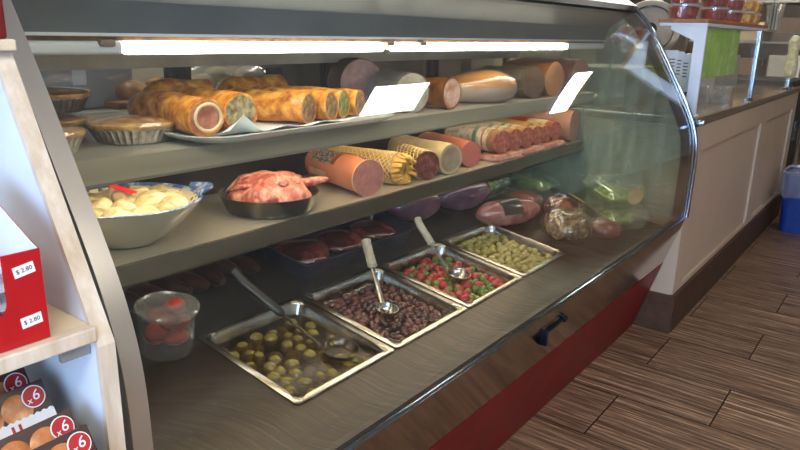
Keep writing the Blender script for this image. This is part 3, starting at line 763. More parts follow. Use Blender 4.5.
def scatter(k, meshes, weights, step, depth, label, cat, name, group, jit=.25, layer=0, maxn=300, skip=None, margin=.036):
    mf = pan_frame(k); W, D = PW-2*margin, PD-2*margin
    n = 0; row = 0; y = -D/2
    while y <= D/2:
        x = -W/2+(step/2 if row % 2 else 0)
        while x <= W/2:
            if n < maxn:
                jx, jy = random.uniform(-jit, jit)*step, random.uniform(-jit, jit)*step
                if not (skip and skip(x, y)):
                    i = random.choices(range(len(meshes)), weights)[0]
                    o = bpy.data.objects.new(name[i], meshes[i]); COL.objects.link(o)
                    o.matrix_world = mf @ Matrix.Translation((x+jx, y+jy, depth+random.uniform(-.25, .3)*step*.6)) @ Euler((random.uniform(-.4, .4), random.uniform(-.4, .4), random.uniform(0, PI))).to_matrix().to_4x4()
                    tag(o, label[i], cat[i], group[i]); n += 1
            x += step
        y += step*.87; row += 1
OL = {}
gm = [ovoid('large_green_olive', .0165, .020, m_olgreen, 1)]
scatter(0, gm, [1], .041, -.044, ['large green olive in the brine of the nearest pan'], ['olive'], ['green_olive'], ['large green olives in the nearest pan'])
dm = [ovoid('dark_olive', .0095, .0118, m, i) for i, m in enumerate(m_olbrown)]
scatter(1, dm, [5, 4, 3], .0215, -.030, ['dark purple olive in the second pan']*3, ['olive']*3, ['purple_olive']*3, ['dark purple olives in the second pan']*3)
rp = [ovoid('red_pepper_piece', .0155, .018, m_redpep, 4), ovoid('green_olive_small', .0115, .0145, m_grpep, 5)]
scatter(2, rp, [1, 1.1], .0282, -.032, ['round red pepper among green olives in the third pan', 'green olive among red peppers in the third pan'], ['pepper', 'olive'], ['red_pepper', 'green_olive'], ['red peppers in the third pan', 'green olives in the third pan'], .3)
pm = [ovoid('pale_olive', .0118, .0135, m, i+7) for i, m in enumerate(m_olpale)]
scatter(3, pm, [1, 1], .0262, -.029, ['pale green olive in the farthest right pan']*2, ['olive']*2, ['pale_olive']*2, ['pale olives in the farthest right pan']*2)
for k, m, dep, lab in ((0, m_brine, -.031, 'yellow brown brine covering the large green olives'), (1, m_brine_d, -.036, 'dark brine between the purple olives'), (2, m_brine, -.040, 'oily brine between the red peppers and olives'), (3, m_brine, -.040, 'brine between the small pale olives')):
    bm = nb(); mg = .049+.0; loft(bm, rings_rr([(PW-.058, PD-.058, .028, -.063), (PW-.046, PD-.046, .028, dep)], 6)); o = fin('brine', bm, m, None, False)
    o.matrix_world = pan_frame(k); tag(o, lab, 'brine', None, 'stuff')

# ladles
def ladle(name, label, k, bx, by, bz, tip, mh, hl, mshaft, br=.030):
    mf = pan_frame(k); B = mf @ Vector((bx, by, bz)); T = Vector(tip)
    t = thing(name, label, 'ladle', B); 
    d = (T-B).normalized(); L = (T-B).length
    side = d.cross(Vector((0, 0, 1))).normalized()
    bm = nb()
    prof_ = [(.006, -.014), (.018, -.0115), (br*.9, .002), (br, .014), (br*.95, .014), (br*.85, .004), (.016, -.0095), (.004, -.0122)]
    lathe(bm, prof_, 24); 
    fin('bowl', bm, mshaft, t, rot=(TA, 0, 0))
    hd = Vector((d.x, d.y, 0)).normalized()
    s0 = hd*br*.95+Vector((0, 0, .006)); e = (T-B); h0 = e - (e-s0).normalized()*hl
    bm = nb(); tube(bm, [s0*.9, s0+(h0-s0)*.1, h0+(e-h0)*.2], .0042, 10, sx=.7, sy=1.5); fin('shaft', bm, mshaft, t)
    pts = [h0+(e-h0)*q+Vector((0, 0, .010*max(0, q-.75)*4*(1 if q < .95 else .4))) for q in [i/14 for i in range(15)]]
    rad = [.0105+.0026*abs(math.sin(i*1.35)) for i in range(15)]; rad[0] = .006; rad[-1] = .006
    bm = nb(); tube(bm, pts, rad, 12, sx=.8, sy=1.15); fin('handle', bm, mh, t)
    return t
m_grip = M('pale_grip', '#b5ad98', '#a0977f', 30, .5); m_gripd = M('dark_grip', '#15151a', '#0e0e12', 20, .35)
ladle('slotted_ladle', 'slotted ladle with pale ridged grip standing in the dark purple olives', 1, -.018, -.02, -.016, (1.434, 1.205, .640), m_grip, .095, m_steel, .031)
ladle('serving_ladle', 'ladle with pale ridged grip resting in the red peppers', 2, .005, -.02, -.014, (1.702, 1.22, .648), m_grip, .105, m_steel, .038)
ladle('black_ladle', 'black handled spoon lying in the nearest pan of green olives', 0, .085, -.06, -.030, (.985, 1.255, .660), m_gripd, .17, M('dark_spoon_steel', '#55504a', None, 20, .25, .9), .046)

# ------------------------------------------------------------------ upper shelf food
m_foil = M('foil', '#b8b6b0', '#9a978f', 90, .28, 1, .5, bd=.004)
m_pie = M('pie_crust', '#b98a4c', '#875626', 30, .55, 0, .4, c3='#d8b070')
def make_pie(name, label, r, loc, group='foil pies on the upper shelf'):
    t = thing(name, label, 'pie', loc, random.uniform(0, 3), group)
    fl = lambda a, q, z: 1+.018*math.cos(40*a)
    bm = nb(); lathe(bm, [(r*.78, .0008), (r*.95, .028), (r*1.0, .029), (r*1.0, .031), (r*.93, .030), (r*.77, .003)], 120, fn=fl, cap1=True); fin('foil_dish', bm, m_foil, t)
    bm = nb(); lathe(bm, [(r*.90, .0245), (r*.985, .033), (r*.99, .0385), (r*.93, .0405), (r*.88, .0385), (r*.6, .043), (r*.3, .047), (r*.02, .048)], 96, fn=lambda a, q, z: 1+(.012*math.cos(34*a) if q > r*.87 else .01*math.sin(5*a))); fin('crust', bm, m_pie, t)
    bm = nb(); lathe(bm, [(r*1.005, .030), (r*1.015, .037), (r*.96, .0435), (r*.6, .0465), (r*.02, .052)], 48, fn=lambda a, q, z: 1+.01*math.sin(9*a+q*80), cap0=False); fin('film', bm, m_film, t)
    return t
make_pie('foil_pie', 'nearest foil dish pie with golden crimped crust', .088, (.762, 1.255, SU+.0005))
make_pie('foil_pie', 'foil pie at the left end of the upper shelf front', .08, (.565, 1.24, SU+.0005))
make_pie('foil_pie', 'lower pie of the stack at the back left', .082, (.66, 1.405, SU+.0005))
make_pie('foil_pie', 'top pie of the stack at the back left', .082, (.665, 1.40, SU+.0535))

# platter
m_plat = M('platter_glaze', '#d6ddd4', '#cbd3c9', 5, .2, 0, .02, coat=.3)
pl = thing('platter', 'pale green rectangular platter under the pastry rolls', 'platter', (1.085, 1.275, SU+.0005))
bm = nb(); loft(bm, rings_rr([(.50, .38, .05, 0), (.55, .42, .06, .005), (.60, .465, .07, .017), (.606, .471, .07, .021), (.594, .459, .07, .022), (.54, .41, .055, .009), (.49, .37, .05, .006)], 8)); fin('dish', bm, m_plat, pl)
pp = thing('paper_liner', 'white paper liner sticking up at the front of the platter', 'paper', (.95, 1.118, SU+.0075))
bm = nb(); nx_, ny_ = 24, 10; G = []
for i in range(nx_+1):
    row = []
    for j in range(ny_+1):
        x = -.09+.42*i/nx_; y = -.045+.28*j/ny_
        z = .004+.0
        if j < 2: z = .005+.005*(2-j)+.003*math.sin(i*.9)
        if j < 2 and i < 5: z += (2-j)*(5-abs(i-2)*2 if abs(i-2) < 2.4 else 0)*.0032
        row.append(bm.verts.new((x, y, z)))
    G.append(row)
for i in range(nx_):
    for j in range(ny_): bm.faces.new((G[i][j], G[i+1][j], G[i+1][j+1], G[i][j+1]))
o = fin('sheet', bm, m_paper, pp); sm = o.modifiers.new('s', 'SOLIDIFY'); sm.thickness = .0006

def cut_face(bm, ring, centre, dome=.002):
    # disc fill with noise so the cut face is not dead flat
    n = len(ring); c = Vector(centre)
    loops = [[bm.verts.new(c+(Vector(p)-c)*s) for p in ring] for s in (1, .8, .55, .3)]
    for a, b in zip(loops, loops[1:]):
        for i in range(n): bm.faces.new((a[i], a[(i+1) % n], b[(i+1) % n], b[i]))
    cv = bm.verts.new(c)
    for i in range(n): bm.faces.new((loops[-1][i], loops[-1][(i+1) % n], cv))

def log(t, pts, rx, rz, mbody, mface, mrim=None, rim=.0, nz=.004, seed=0, taper=1.0, facelabel=None, n=28, rnd=.5, wr=None, bottom=None):
    """rounded log along pts (local), open cut face at pts[-1]; returns (body, face)"""
    fr = frame_along(pts); N = len(fr)
    rings = []
    for k, (p, u, w, tt) in enumerate(fr):
        q = k/(N-1); s = 1.0
        if q < .22: s = math.sqrt(max(.02, 1-(1-q/.22)**2*rnd*1.9)) if rnd else 1
        s *= (1+(taper-1)*q)
        ring = []
        for i in range(n):
            a = 2*PI*i/n
            v = p+u*(math.cos(a)*rz*s)+w*(math.sin(a)*rx*s)
            dn = mnoise.noise(v*16+Vector((seed, seed*2.3, seed*.7)))*nz
            v = v+(u*math.cos(a)+w*math.sin(a))*dn
            if bottom is not None and v.z < bottom: v.z = bottom
            ring.append(v)
        rings.append(ring)
    bm = nb(); loft(bm, rings, True, False)
    # rim of crust, folding in
    tt = fr[-1][3]; last = rings[-1]; c = sum(last, Vector())/n
    if rim:
        rr = [c+(v-c)*(1-rim) for v in last]
        A = [bm.verts.new(v) for v in last]; B = [bm.verts.new(v-tt*.001) for v in rr]
        for i in range(n): bm.faces.new((A[i], A[(i+1) % n], B[(i+1) % n], B[i]))
        last = [v-tt*.001 for v in rr]
    bmesh.ops.remove_doubles(bm, verts=bm.verts, dist=1e-5)
    body = fin('body', bm, mbody, t, True, 50)
    bm = nb(); cut_face(bm, last, sum(last, Vector())/n); f = fin('cut_face', bm, mface, t)
    return body, f, rings
def lin_pts(a, b, n=14, sag=0):
    a, b = Vector(a), Vector(b); return [a+(b-a)*(i/(n-1)) for i in range(n)]

m_fillg = M('meat_filling', '#8a7a58', '#4f4630', 60, .6, 0, .5, c3='#b3a27a')
m_fillgr = M('green_filling', '#6c6f3c', '#3f4a20', 60, .6, 0, .5, c3='#a59a6a')
m_fillbr = M('brown_filling', '#7d5a3a', '#46301c', 60, .6, 0, .5, c3='#a98a5c')
m_hamface = M('ham_face', '#b06a52', '#96503c', 30, .45, 0, .1, c3='#c98a70')
RZ0 = SU+.0125
rolls = [((.842, 1.118), (.865, 1.40), .043, .039, m_hamface, 'golden pastry roll with pink ham centre, leftmost on the platter'),
         ((.932, 1.130), (.955, 1.40), .043, .040, m_fillg, 'golden pastry roll with grey meat filling beside the ham roll'),
         ((1.125, 1.118), (1.045, 1.36), .043, .036, m_fillbr, 'wide golden pastry roll in the middle of the platter'),
         ((1.205, 1.122), (1.135, 1.37), .034, .036, m_fillbr, 'golden pastry roll just right of the wide middle roll'),
         ((1.275, 1.145), (1.21, 1.37), .033, .036, m_fillgr, 'golden pastry roll with green flecked filling near the platter end')]
for k, (f, b, rx, rz, mf_, lab) in enumerate(rolls):
    t = thing('pastry_roll', lab, 'pastry', (f[0], f[1], RZ0), 0, 'pastry rolls on the platter')
    pts = lin_pts((b[0]-f[0], b[1]-f[1], rz+.001), (0, 0, rz+.001))
    body, fc, _ = log(t, pts, rx, rz, m_crust, mf_, rim=.13, nz=.007, seed=k*5+2, n=32, bottom=.0)
    if k == 0:
        bm = nb(); d = Vector((f[0]-b[0], f[1]-b[1], 0)).normalized()
        u = Vector((0, 0, 1)); w = d.cross(u)
        tube(bm, [Vector((0, 0, rz))+d*.002+u*math.cos(a)*rz*.68+w*math.sin(a)*rx*.68 for a in [i*2*PI/24 for i in range(24)]]+[Vector((0, 0, rz))+d*.002+u*rz*.68], .0035, 6)
        fin('cheese_ring', bm, m_pale, t)
t = thing('pastry_roll', 'last small pastry roll with browned filling at the platter right end', 'pastry', (1.345, 1.152, RZ0), 0, 'pastry rolls on the platter')
log(t, lin_pts((-.06, .22, .034), (0, 0, .034)), .030, .033, m_crust, m_fillbr, rim=.13, nz=.007, seed=44, n=28, bottom=.0)
for k, (xa, xb, lab) in enumerate(((.90, 1.08, 'left'), (1.115, 1.33, 'right'))):
    t = thing('pastry_roll', 'dark topped pastry roll lying crosswise at the back of the platter, ' + lab + ' of the two', 'pastry', (xb, 1.435, RZ0), 0, 'pastry rolls on the platter')
    log(t, lin_pts((xa-xb, 0, .045), (0, 0, .045)), .033, .044, m_crust, m_fillbr, rim=.13, nz=.008, seed=80+k, n=28, bottom=.0)
# wrapped foil tag sticking up, big ham half, film wrapped cheese, roast, etc
m_hampink = M('cooked_ham_face', '#b08a86', '#a07872', 40, .5, 0, .06, c3='#c29e98')
m_rind = M('dark_rind', '#5d4636', '#3f2d22', 25, .45, 0, .2)
def meatlog(name, label, cat, f, b, z, rx, rz, mb, mf_, group=None, nz=.003, seed=0, rnd=.5, rim=0, film=False, taper=1.0):
    t = thing(name, label, cat, (f[0], f[1], z), 0, group)
    pts = lin_pts((b[0]-f[0], b[1]-f[1], rz), (0, 0, rz), 16)
    body, fc, rings = log(t, pts, rx, rz, mb, mf_, rim=rim, nz=nz, seed=seed, rnd=rnd, bottom=.0004, taper=taper, n=32)
    if film:
        c = Vector((0, 0, rz)); d = Vector((f[0]-b[0], f[1]-b[1], 0)).normalized()
        bm = nb()
        R2 = []
        for k, rg in enumerate(rings[1:]):
            cc = sum(rg, Vector())/len(rg)
            R2.append([cc+(v-cc)*(1.035+.02*mnoise.noise(v*40))+Vector((0, 0, .0012)) for v in rg])
        lst = R2[-1]; cc = sum(lst, Vector())/len(lst)
        R2.append([cc+(v-cc)*.97+d*.006 for v in lst]); R2.append([cc+(v-cc)*.1+d*(.004) for v in lst])
        loft(bm, R2, False, True); fin('film', bm, m_film, t, True, 70)
    return t
meatlog('ham_half', 'half of a large pink ham behind the pastry rolls', 'ham', (1.615, 1.375), (1.665, 1.485), SU+.0005, .074, .072, m_rind, m_hampink, rnd=.2, nz=.004, seed=3, rim=.04)
meatlog('wrapped_cheese', 'film wrapped grey roll right of the pastry platter', 'cheese', (1.58, 1.16), (1.66, 1.35), SU+.0005, .055, .056, M('grey_roll', '#9a9488', '#7f796c', 14, .4, 0, .1), M('grey_roll_face', '#a39a86', '#7d745f', 30, .5, 0, .2), nz=.003, seed=8, film=True)
meatlog('stuffed_roast', 'small browned stuffed roast with pale pink cut face', 'roast', (1.745, 1.13), (1.79, 1.36), SU+.0005, .037, .047, M('roast_crust', '#8a5220', '#4e2a12', 16, .4, 0, .3, c3='#b9772e', coat=.3), M('roast_face', '#c5a08c', '#9a5c38', 22, .5, 0, .2, c3='#d8bcaa'), nz=.008, seed=11, rim=.1)
# baked ham in film, lying along the shelf
t = thing('baked_ham', 'large baked ham with golden top wrapped in film', 'ham', (2.03, 1.205, SU+.0005), -.50)
m_bham = NT('baked_ham_skin'); c_ = m_bham.n('ShaderNodeTexCoord'); sp_ = m_bham.n('ShaderNodeSeparateXYZ'); m_bham.t.links.new(c_.outputs['Object'], sp_.inputs[0])
nz_ = m_bham.noise(c_.outputs['Object'], 22, 4); f_ = m_bham.math('ADD', m_bham.math('MULTIPLY', sp_.outputs[2], 16), m_bham.math('MULTIPLY', nz_, .55))
m_bham.bsdf(m_bham.ramp(f_, [(.95, lin('#b19a86')), (1.0, lin('#b08350')), ]) if False else m_bham.ramp(m_bham.math('MULTIPLY', f_, .5), [(.52, lin('#b5a08c')), (.60, lin('#b5814a')), (.72, lin('#a5692c')), (.9, lin('#c98f48'))]), .35, 0, nz_, .15, .003, coat=.5); m_bham = m_bham.m
bm = nb(); blob(bm, (0, 0, .0475), (.155, .085, .056), 4, .012, 9, 4, flat=-.047)
for v in bm.verts:
    if v.co.x > .115: v.co.x = .115+(v.co.x-.115)*.15
fin('ham', bm, m_bham, t)
bm = nb(); blob(bm, (.0, 0, .049), (.158, .088, .059), 4, .013, 10, 4, flat=-.0485)
for v in bm.verts:
    if v.co.x > .12: v.co.x = .12+(v.co.x-.12)*.3
fin('film', bm, m_film, t)
meatlog('pepper_roast', 'dark roast coated in cracked pepper beside the baked ham', 'roast', (2.30, 1.14), (2.36, 1.40), SU+.0005, .062, .055, M('pepper_coat', '#6b5a40', '#2c2318', 70, .5, 0, .8, c3='#a08a60', bd=.006), M('pepper_face', '#70533f', '#4c3626', 40, .5, 0, .2), nz=.010, seed=17, film=True)
meatlog('smoked_turkey', 'orange brown smoked breast between the pepper roast and pink block', 'meat', (2.48, 1.14), (2.53, 1.40), SU+.0005, .065, .062, M('smoked_skin', '#a8692e', '#7b4418', 14, .35, 0, .2, coat=.4), M('smoked_face', '#b5845c', '#9a6a44', 20, .5), nz=.008, seed=21, film=False)
meatlog('bologna_block', 'thick pinkish brown block of meat at the upper shelf right end', 'meat', (2.70, 1.13), (2.715, 1.42), SU+.0005, .08, .068, M('block_skin', '#9b6a58', '#845444', 14, .4, 0, .05, coat=.3), M('block_face', '#ad8070', '#9a6c5c', 30, .5), nz=.002, seed=23, rnd=.15)

# ------------------------------------------------------------------ lower shelf food
zl = SL+.0005
# patterned bowl
t = thing('patterned_bowl', 'blue and white patterned two handled bowl of stuffed shells', 'bowl', (.735, 1.262, zl))
pb = NT('bowl_glaze'); c_ = pb.n('ShaderNodeTexCoord'); vv = pb.n('ShaderNodeTexVoronoi'); vv.inputs['Scale'].default_value = 60; pb.t.links.new(c_.outputs['Object'], vv.inputs[0])
sp_ = pb.n('ShaderNodeSeparateXYZ'); pb.t.links.new(c_.outputs['Object'], sp_.inputs[0])
r2 = pb.math('SQRT', pb.math('ADD', pb.math('MULTIPLY', sp_.outputs[0], sp_.outputs[0]), pb.math('MULTIPLY', sp_.outputs[1], sp_.outputs[1])))
dots = pb.ramp(vv.outputs[0], [(.28, lin('#8a6a3a')), (.36, lin('#e0dcc8'))])
pb.bsdf(dots, .2, coat=.4)
R = .152
bm = nb(); lathe(bm, [(.055, 0), (.06, .004), (.085, .02), (.122, .052), (R, .088), (R+.001, .0905)], 56, cap1=False); fin('outer', bm, M('bowl_outside', '#c9c5b2', '#bfbba8', 6, .22, 0, .01, coat=.4), t)
bm = nb(); lathe(bm, [(R-.002, .0895), (.118, .055), (.08, .024), (.02, .01)], 56, cap0=False); fin('inner', bm, pb.m, t)
m_blue = M('blue_glaze', '#4f6fae', '#3a5796', 40, .2, coat=.4, c3='#b9c7de')
bm = nb(); lathe(bm, [(R+.001, .0905), (R+.002, .092), (R-.002, .0935), (R-.008, .0885), (R-.009, .0875), (R-.002, .0890)], 56, cap0=False, cap1=False); fin('rim', bm, m_blue, t)
for s in (-1, 1):
    bm = nb()
    rings = []
    for k in range(9):
        a = -.28+.56*k/8; ext = .030*max(0, math.cos(a/.28*PI/2))**.8
        ce = [(R-.006, .086), (R-.004, .094), (R+ext, .104+.06*ext), (R+ext+.001, .099+.06*ext)]
        rings.append([((q)*math.cos(a), (q)*math.sin(a), z) for q, z in ce])
    loft(bm, rings); fin('handle', bm, m_blue, t, True, 60, rot=(0, 0, -.35 if s > 0 else PI-.35))
shell = M('stuffed_shell', '#c9bc9c', '#9a8a68', 22, .4, 0, .2, c3='#ddd5bc', coat=.2)
shellg = M('greenish_shell', '#b3ab80', '#8c875a', 16, .4, 0, .2, c3='#cfc8a2', coat=.3)
k = 0
for rr, nn, z in ((.098, 12, .075), (.055, 7, .083), (.0, 1, .088)):
    for i in range(nn):
        a = 2*PI*i/nn+rr*9
        bm = nb(); blob(bm, (0, 0, 0), (.030, .023, .021), 3, .006, 40, k)
        # a crease along the shell
        for v in bm.verts:
            if abs(v.co.y) < .004 and v.co.z > 0: v.co.z -= .003
        o = fin('stuffed_shell', bm, (shell, shellg)[k % 3 == 2], None, loc=(.735+rr*math.cos(a), 1.262+rr*math.sin(a), zl+z+random.uniform(-.003, .004)), rot=(random.uniform(-.3, .3), random.uniform(-.3, .3), random.uniform(0, 6)))
        tag(o, 'stuffed pasta shell heaped in the blue patterned bowl', 'pasta', 'stuffed shells in the patterned bowl'); k += 1
bm = nb(); box(bm, -.012, .012, -.055, .055, -.002, .002, .002); o = fin('red_spatula', bm, M('red_plastic', '#c81e22', '#b8181c', 10, .35), None, loc=(.715, 1.275, zl+.122), rot=(.22, .1, .35)); tag(o, 'flat red server lying across the stuffed shells', 'server')
# dark pan of raw meat
t = thing('dark_pan', 'dark round pan heaped with pink meat on the lower shelf', 'pan', (1.11, 1.245, zl))
bm = nb(); lathe(bm, [(.095, 0), (.105, .004), (.122, .045), (.124, .047), (.119, .046), (.101, .006)], 44); fin('pan', bm, M('dark_enamel', '#3a352c', '#2b2720', 10, .25, .3, coat=.4), t)
m_raw = M('raw_meat', '#b9655a', '#8e3a36', 55, .4, 0, .6, c3='#dba890', coat=.25, bd=.008)
heap = thing('meat_heap', 'heap of pink marinated meat strips in the dark pan', 'meat', (1.11, 1.245, zl+.008))
bm = nb(); blob(bm, (0, 0, .024), (.103, .103, .052), 4, .018, 24, 2, flat=-.023); fin('pile', bm, m_raw, heap)
for j in range(26):
    a = random.uniform(0, 2*PI); r0 = random.uniform(.02, .085)
    p = Vector((r0*math.cos(a), r0*math.sin(a), .03+.048*math.sqrt(max(0, 1-(r0/.105)**2))))
    dd = Vector((random.uniform(-1, 1), random.uniform(-.7, .7), 0)).normalized(); pts = []
    for q in range(7):
        s = (q-3)*.012; x = p+dd*s; rr_ = math.hypot(x.x, x.y)
        x.z = .026+.050*math.sqrt(max(0.02, 1-(rr_/.112)**2))+.004*math.sin(q+j); pts.append(x)
    bm = nb(); tube(bm, pts, [.006, .011, .013, .013, .013, .011, .005], 8, sx=.6, sy=1.2, nz=.006, seed=j); fin('meat_strip', bm, m_raw, heap)
bm = nb(); tube(bm, [(.08, -.02, .045), (.11, -.03, .048), (.14, -.035, .051), (.165, -.04, .049)], [.015, .012, .010, .006], 10, nz=.004, seed=9); fin('meat_strip', bm, m_raw, heap)

# mortadella with label
MF, MB_ = (1.385, 1.155), (1.475, 1.46)
mo = meatlog('mortadella', 'large orange pink mortadella with speckled white label', 'sausage', MF, MB_, zl, .051, .050, M('mortadella_skin', '#cf8460', '#bd7250', 10, .22, 0, .03, coat=.6), M('mortadella_face', '#a0685e', '#8f5a52', 40, .45, 0, .03, c3='#ac766c'), nz=.001, seed=31, rnd=.55)
def band(t, f, b, rz, rx, q0, q1, a0, a1, m, name, lift=.0010, n=16, L=6, parent=None):
    A = Vector((0, 0, rz)); B = Vector((b[0]-f[0], b[1]-f[1], rz)); d = (B-A).normalized(); u = Vector((0, 0, 1)); w = d.cross(u)
    bm = nb()
    def ring(q, s): return [A+(B-A)*q+(u*math.cos(a)*(rz+s)+w*math.sin(a)*(rx+s)) for a in [a0+(a1-a0)*i/(n-1) for i in range(n)]]
    rings = []
    for k in range(L+1): 
        q = q0+(q1-q0)*k/L; o = ring(q, lift+.0006); i = ring(q, lift); rings.append(o+list(reversed(i)))
    loft(bm, rings); return fin(name, bm, m, parent or t, True, 50)
sp = NT('speckled_label'); v = sp.coord('Object', (1, 1, 1)); nz_ = sp.n('ShaderNodeTexVoronoi'); nz_.inputs['Scale'].default_value = 190; sp.t.links.new(v, nz_.inputs[0])
sp.bsdf(sp.ramp(nz_.outputs[0], [(.30, lin('#d9d0c0')), (.42, lin('#3a3230'))]), .4, coat=.4); sp = sp.m
m_rorange = M('red_brown_band', '#7a3424', '#632818', 20, .4, coat=.4); m_lemon = M('yellow_band', '#c9a440', '#a88830', 20, .4, coat=.4)
# angle 0 is up; w = d x up points to +x side for d ~ +y
band(mo, MF, MB_, .050, .051, .42, .72, -1.15, -.25, sp, 'label')
band(mo, MF, MB_, .050, .051, .34, .40, -1.1, .5, m_rorange, 'label_border')
band(mo, MF, MB_, .050, .051, .42, .72, -.2, .5, m_lemon, 'label_border')
band(mo, MF, MB_, .050, .051, .45, .75, -2.0, -1.6, M('cream_print', '#c9a98c', '#b5906f', 40, .4, coat=.4), 'label')
band(mo, MF, MB_, .050, .051, .002, .014, -3.1, 3.1, m_pale, 'casing_edge', .0005, 32)

# netted salami
def net(t, f, b, rz, rx, q0, q1, m, nh=14, turns=1.2, r=.0014, lift=.0015):
    A = Vector((0, 0, rz)); B = Vector((b[0]-f[0], b[1]-f[1], rz)); d = (B-A).normalized(); u = Vector((0, 0, 1)); w = d.cross(u)
    bm = nb()
    for s in (-1, 1):
        for h in range(nh):
            pts = []
            for k in range(17):
                q = q0+(q1-q0)*k/16; a = s*turns*2*PI*k/16+2*PI*h/nh
                p = A+(B-A)*q+u*math.cos(a)*(rz+lift)+w*math.sin(a)*(rx+lift)
                p.z = max(p.z, .0016); pts.append(p)
            tube(bm, pts, r, 4, False)
    return fin('netting', bm, m, t)
m_net = M('cream_net', '#dcc48a', '#c2a668', 40, .6); m_sal = M('salami_skin', '#a88c62', '#7c5f40', 22, .5, 0, .15, coat=.3); m_salface = M('salami_face', '#5e2c26', '#431c19', 50, .45, 0, .1, c3='#96655a')
F1, B1 = (1.668, 1.16), (1.728, 1.30)
t = meatlog('netted_salami', 'short netted salami with dark red cut face', 'salami', F1, B1, zl, .044, .044, M('dark_salami_skin', '#6d4636', '#4d2d22', 22, .5, coat=.3), m_salface, nz=.002, seed=41, rnd=.1)
net(t, F1, B1, .044, .044, .02, .95, m_net, 14, .5)
F2, B2 = (1.62, 1.325), (1.655, 1.485)
t = meatlog('netted_salami', 'pale netted salami with gathered yellow net end', 'salami', (1.565, 1.19), (1.53, 1.46), zl, .047, .046, m_sal, M('yellow_net_end', '#d2b060', '#b08a3e', 40, .6, 0, .4), nz=.003, seed=43, rnd=.4)
net(t, (1.565, 1.19), (1.53, 1.46), .046, .047, .02, .8, m_net, 16, .9)
bm = nb()
for j in range(16):
    a = j*2*PI/16; tube(bm, [(.0+.03*math.sin(a), -.002, .046+.03*math.cos(a)), (.044*math.sin(a), -.012, .046+.042*math.cos(a)), (.034*math.sin(a+.15), -.030-.006*(j % 3), .046+.034*math.cos(a+.15))], [.010, .007, .003], 6, nz=.006, seed=j)
fin('net_gather', bm, M('yellow_net', '#d0a44e', '#b3873a', 40, .6), t)
meatlog('white_salami', 'pale floury salami with greyish cut end', 'salami', (1.79, 1.155), (1.865, 1.45), zl, .048, .048, M('floury_casing', '#b3a586', '#998a6a', 20, .6, 0, .12), M('floury_face', '#8c7d66', '#73644f', 20, .5, 0, .1, c3='#a0917a'), nz=.004, seed=47, rim=.18)
meatlog('pink_bologna', 'smooth pink bologna with round cut face in mid shelf', 'sausage', (1.945, 1.175), (2.065, 1.46), zl, .042, .043, M('bologna_skin', '#b86e5c', '#a45c4c', 12, .35, 0, .03, coat=.3), M('bologna_face', '#a55e56', '#94524b', 40, .5, 0, .05), nz=.001, seed=53, rnd=.3)
# white wrapped salamis raised on flat packs
m_wrap = NT('printed_white_wrap'); v = m_wrap.coord('Object'); n_ = m_wrap.noise(v, 45, 3, .6); sx_ = m_wrap.n('ShaderNodeSeparateXYZ'); m_wrap.t.links.new(v, sx_.inputs[0])
b1 = m_wrap.math('LESS_THAN', m_wrap.math('ABSOLUTE', m_wrap.math('SUBTRACT', sx_.outputs[1], .115)), .010)
cc = m_wrap.ramp(n_, [(.42, lin('#b3a58c')), (.5, lin('#d8d2bf')), (.6, lin('#cfc8b4'))])
cc = m_wrap.mixc(b1, cc, lin('#5f8f80')); b2 = m_wrap.math('LESS_THAN', m_wrap.math('ABSOLUTE', m_wrap.math('SUBTRACT', sx_.outputs[1], .075)), .004)
cc = m_wrap.mixc(b2, cc, lin('#9c4a40')); m_wrap.bsdf(cc, .4, 0, n_, .1, .002, coat=.3); m_wrap = m_wrap.m
m_wsf = M('coarse_salami_face', '#8f4e44', '#6e332c', 60, .45, 0, .1, c3='#b98a7c'); m_cas = M('net_casing', '#a07858', '#7c5840', 60, .5, 0, .3)
zs_ = zl
packs = [(2.165, 1.185, 'under the first white wrapped salami'), (2.36, 1.185, 'in the middle under the salamis'), (2.555, 1.185, 'under the red wrapped sausage')]
m_pkt = M('sliced_meat', '#a5746a', '#7f5048', 30, .4, 0, .2, c3='#bb9486', coat=.5)
for x, y, lab in packs:
    t = thing('meat_pack', 'flat film pack of sliced pink meat ' + lab, 'pack', (x, y, zl), 0, 'flat meat packs on the lower shelf')
    bm = nb(); loft(bm, rings_rr([(.185, .09, .02, 0), (.19, .095, .02, .008), (.18, .085, .02, .0185), (.15, .06, .015, .0195)], 5)); fin('slices', bm, m_pkt, t)
    bm = nb(); box(bm, -.096, .096, -.0555, -.0475, .006, .0075); fin('seal', bm, m_film, t, False)
zw = zl+.0205
for k, (x, lab, mb) in enumerate(((2.15, 'white printed salami nearest the pink bologna', m_wrap), (2.245, 'second white printed salami from the pink bologna', m_wrap), (2.34, 'third white printed salami from the pink bologna', m_wrap), (2.43, 'netted brown salami right of the white printed ones', m_cas), (2.505, 'thin netted salami left of the red wrapped sausage', m_cas))):
    f, b = (x, 1.17), (x+.085, 1.45); rr = (.041, .040, .038, .036, .034)[k]
    t = meatlog('printed_salami', lab, 'salami', f, b, zw, rr, rr, m_cas, m_wsf, 'cut salamis standing in a row', nz=.002, seed=60+k, rnd=.2)
    band(t, f, b, rr, rr, .14, .92, -3.13, 3.13, mb if mb is m_wrap else M('tan_wrap', '#b59a5c', '#9a8048', 40, .5, coat=.3), 'wrap', .0025, 32)
f, b = (2.59, 1.17), (2.655, 1.45)
t = meatlog('red_sausage', 'brown sausage with red and yellow wrapper near the shelf end', 'sausage', f, b, zw, .038, .038, M('sausage_brown', '#9a5a34', '#7c4426', 20, .4, coat=.4), m_wsf, nz=.002, seed=71, rnd=.3)
band(t, f, b, .038, .038, .12, .45, -1.6, 1.6, M('cream_wrap', '#cdbfa2', '#b8a888', 30, .4), 'wrap', .001, 20)
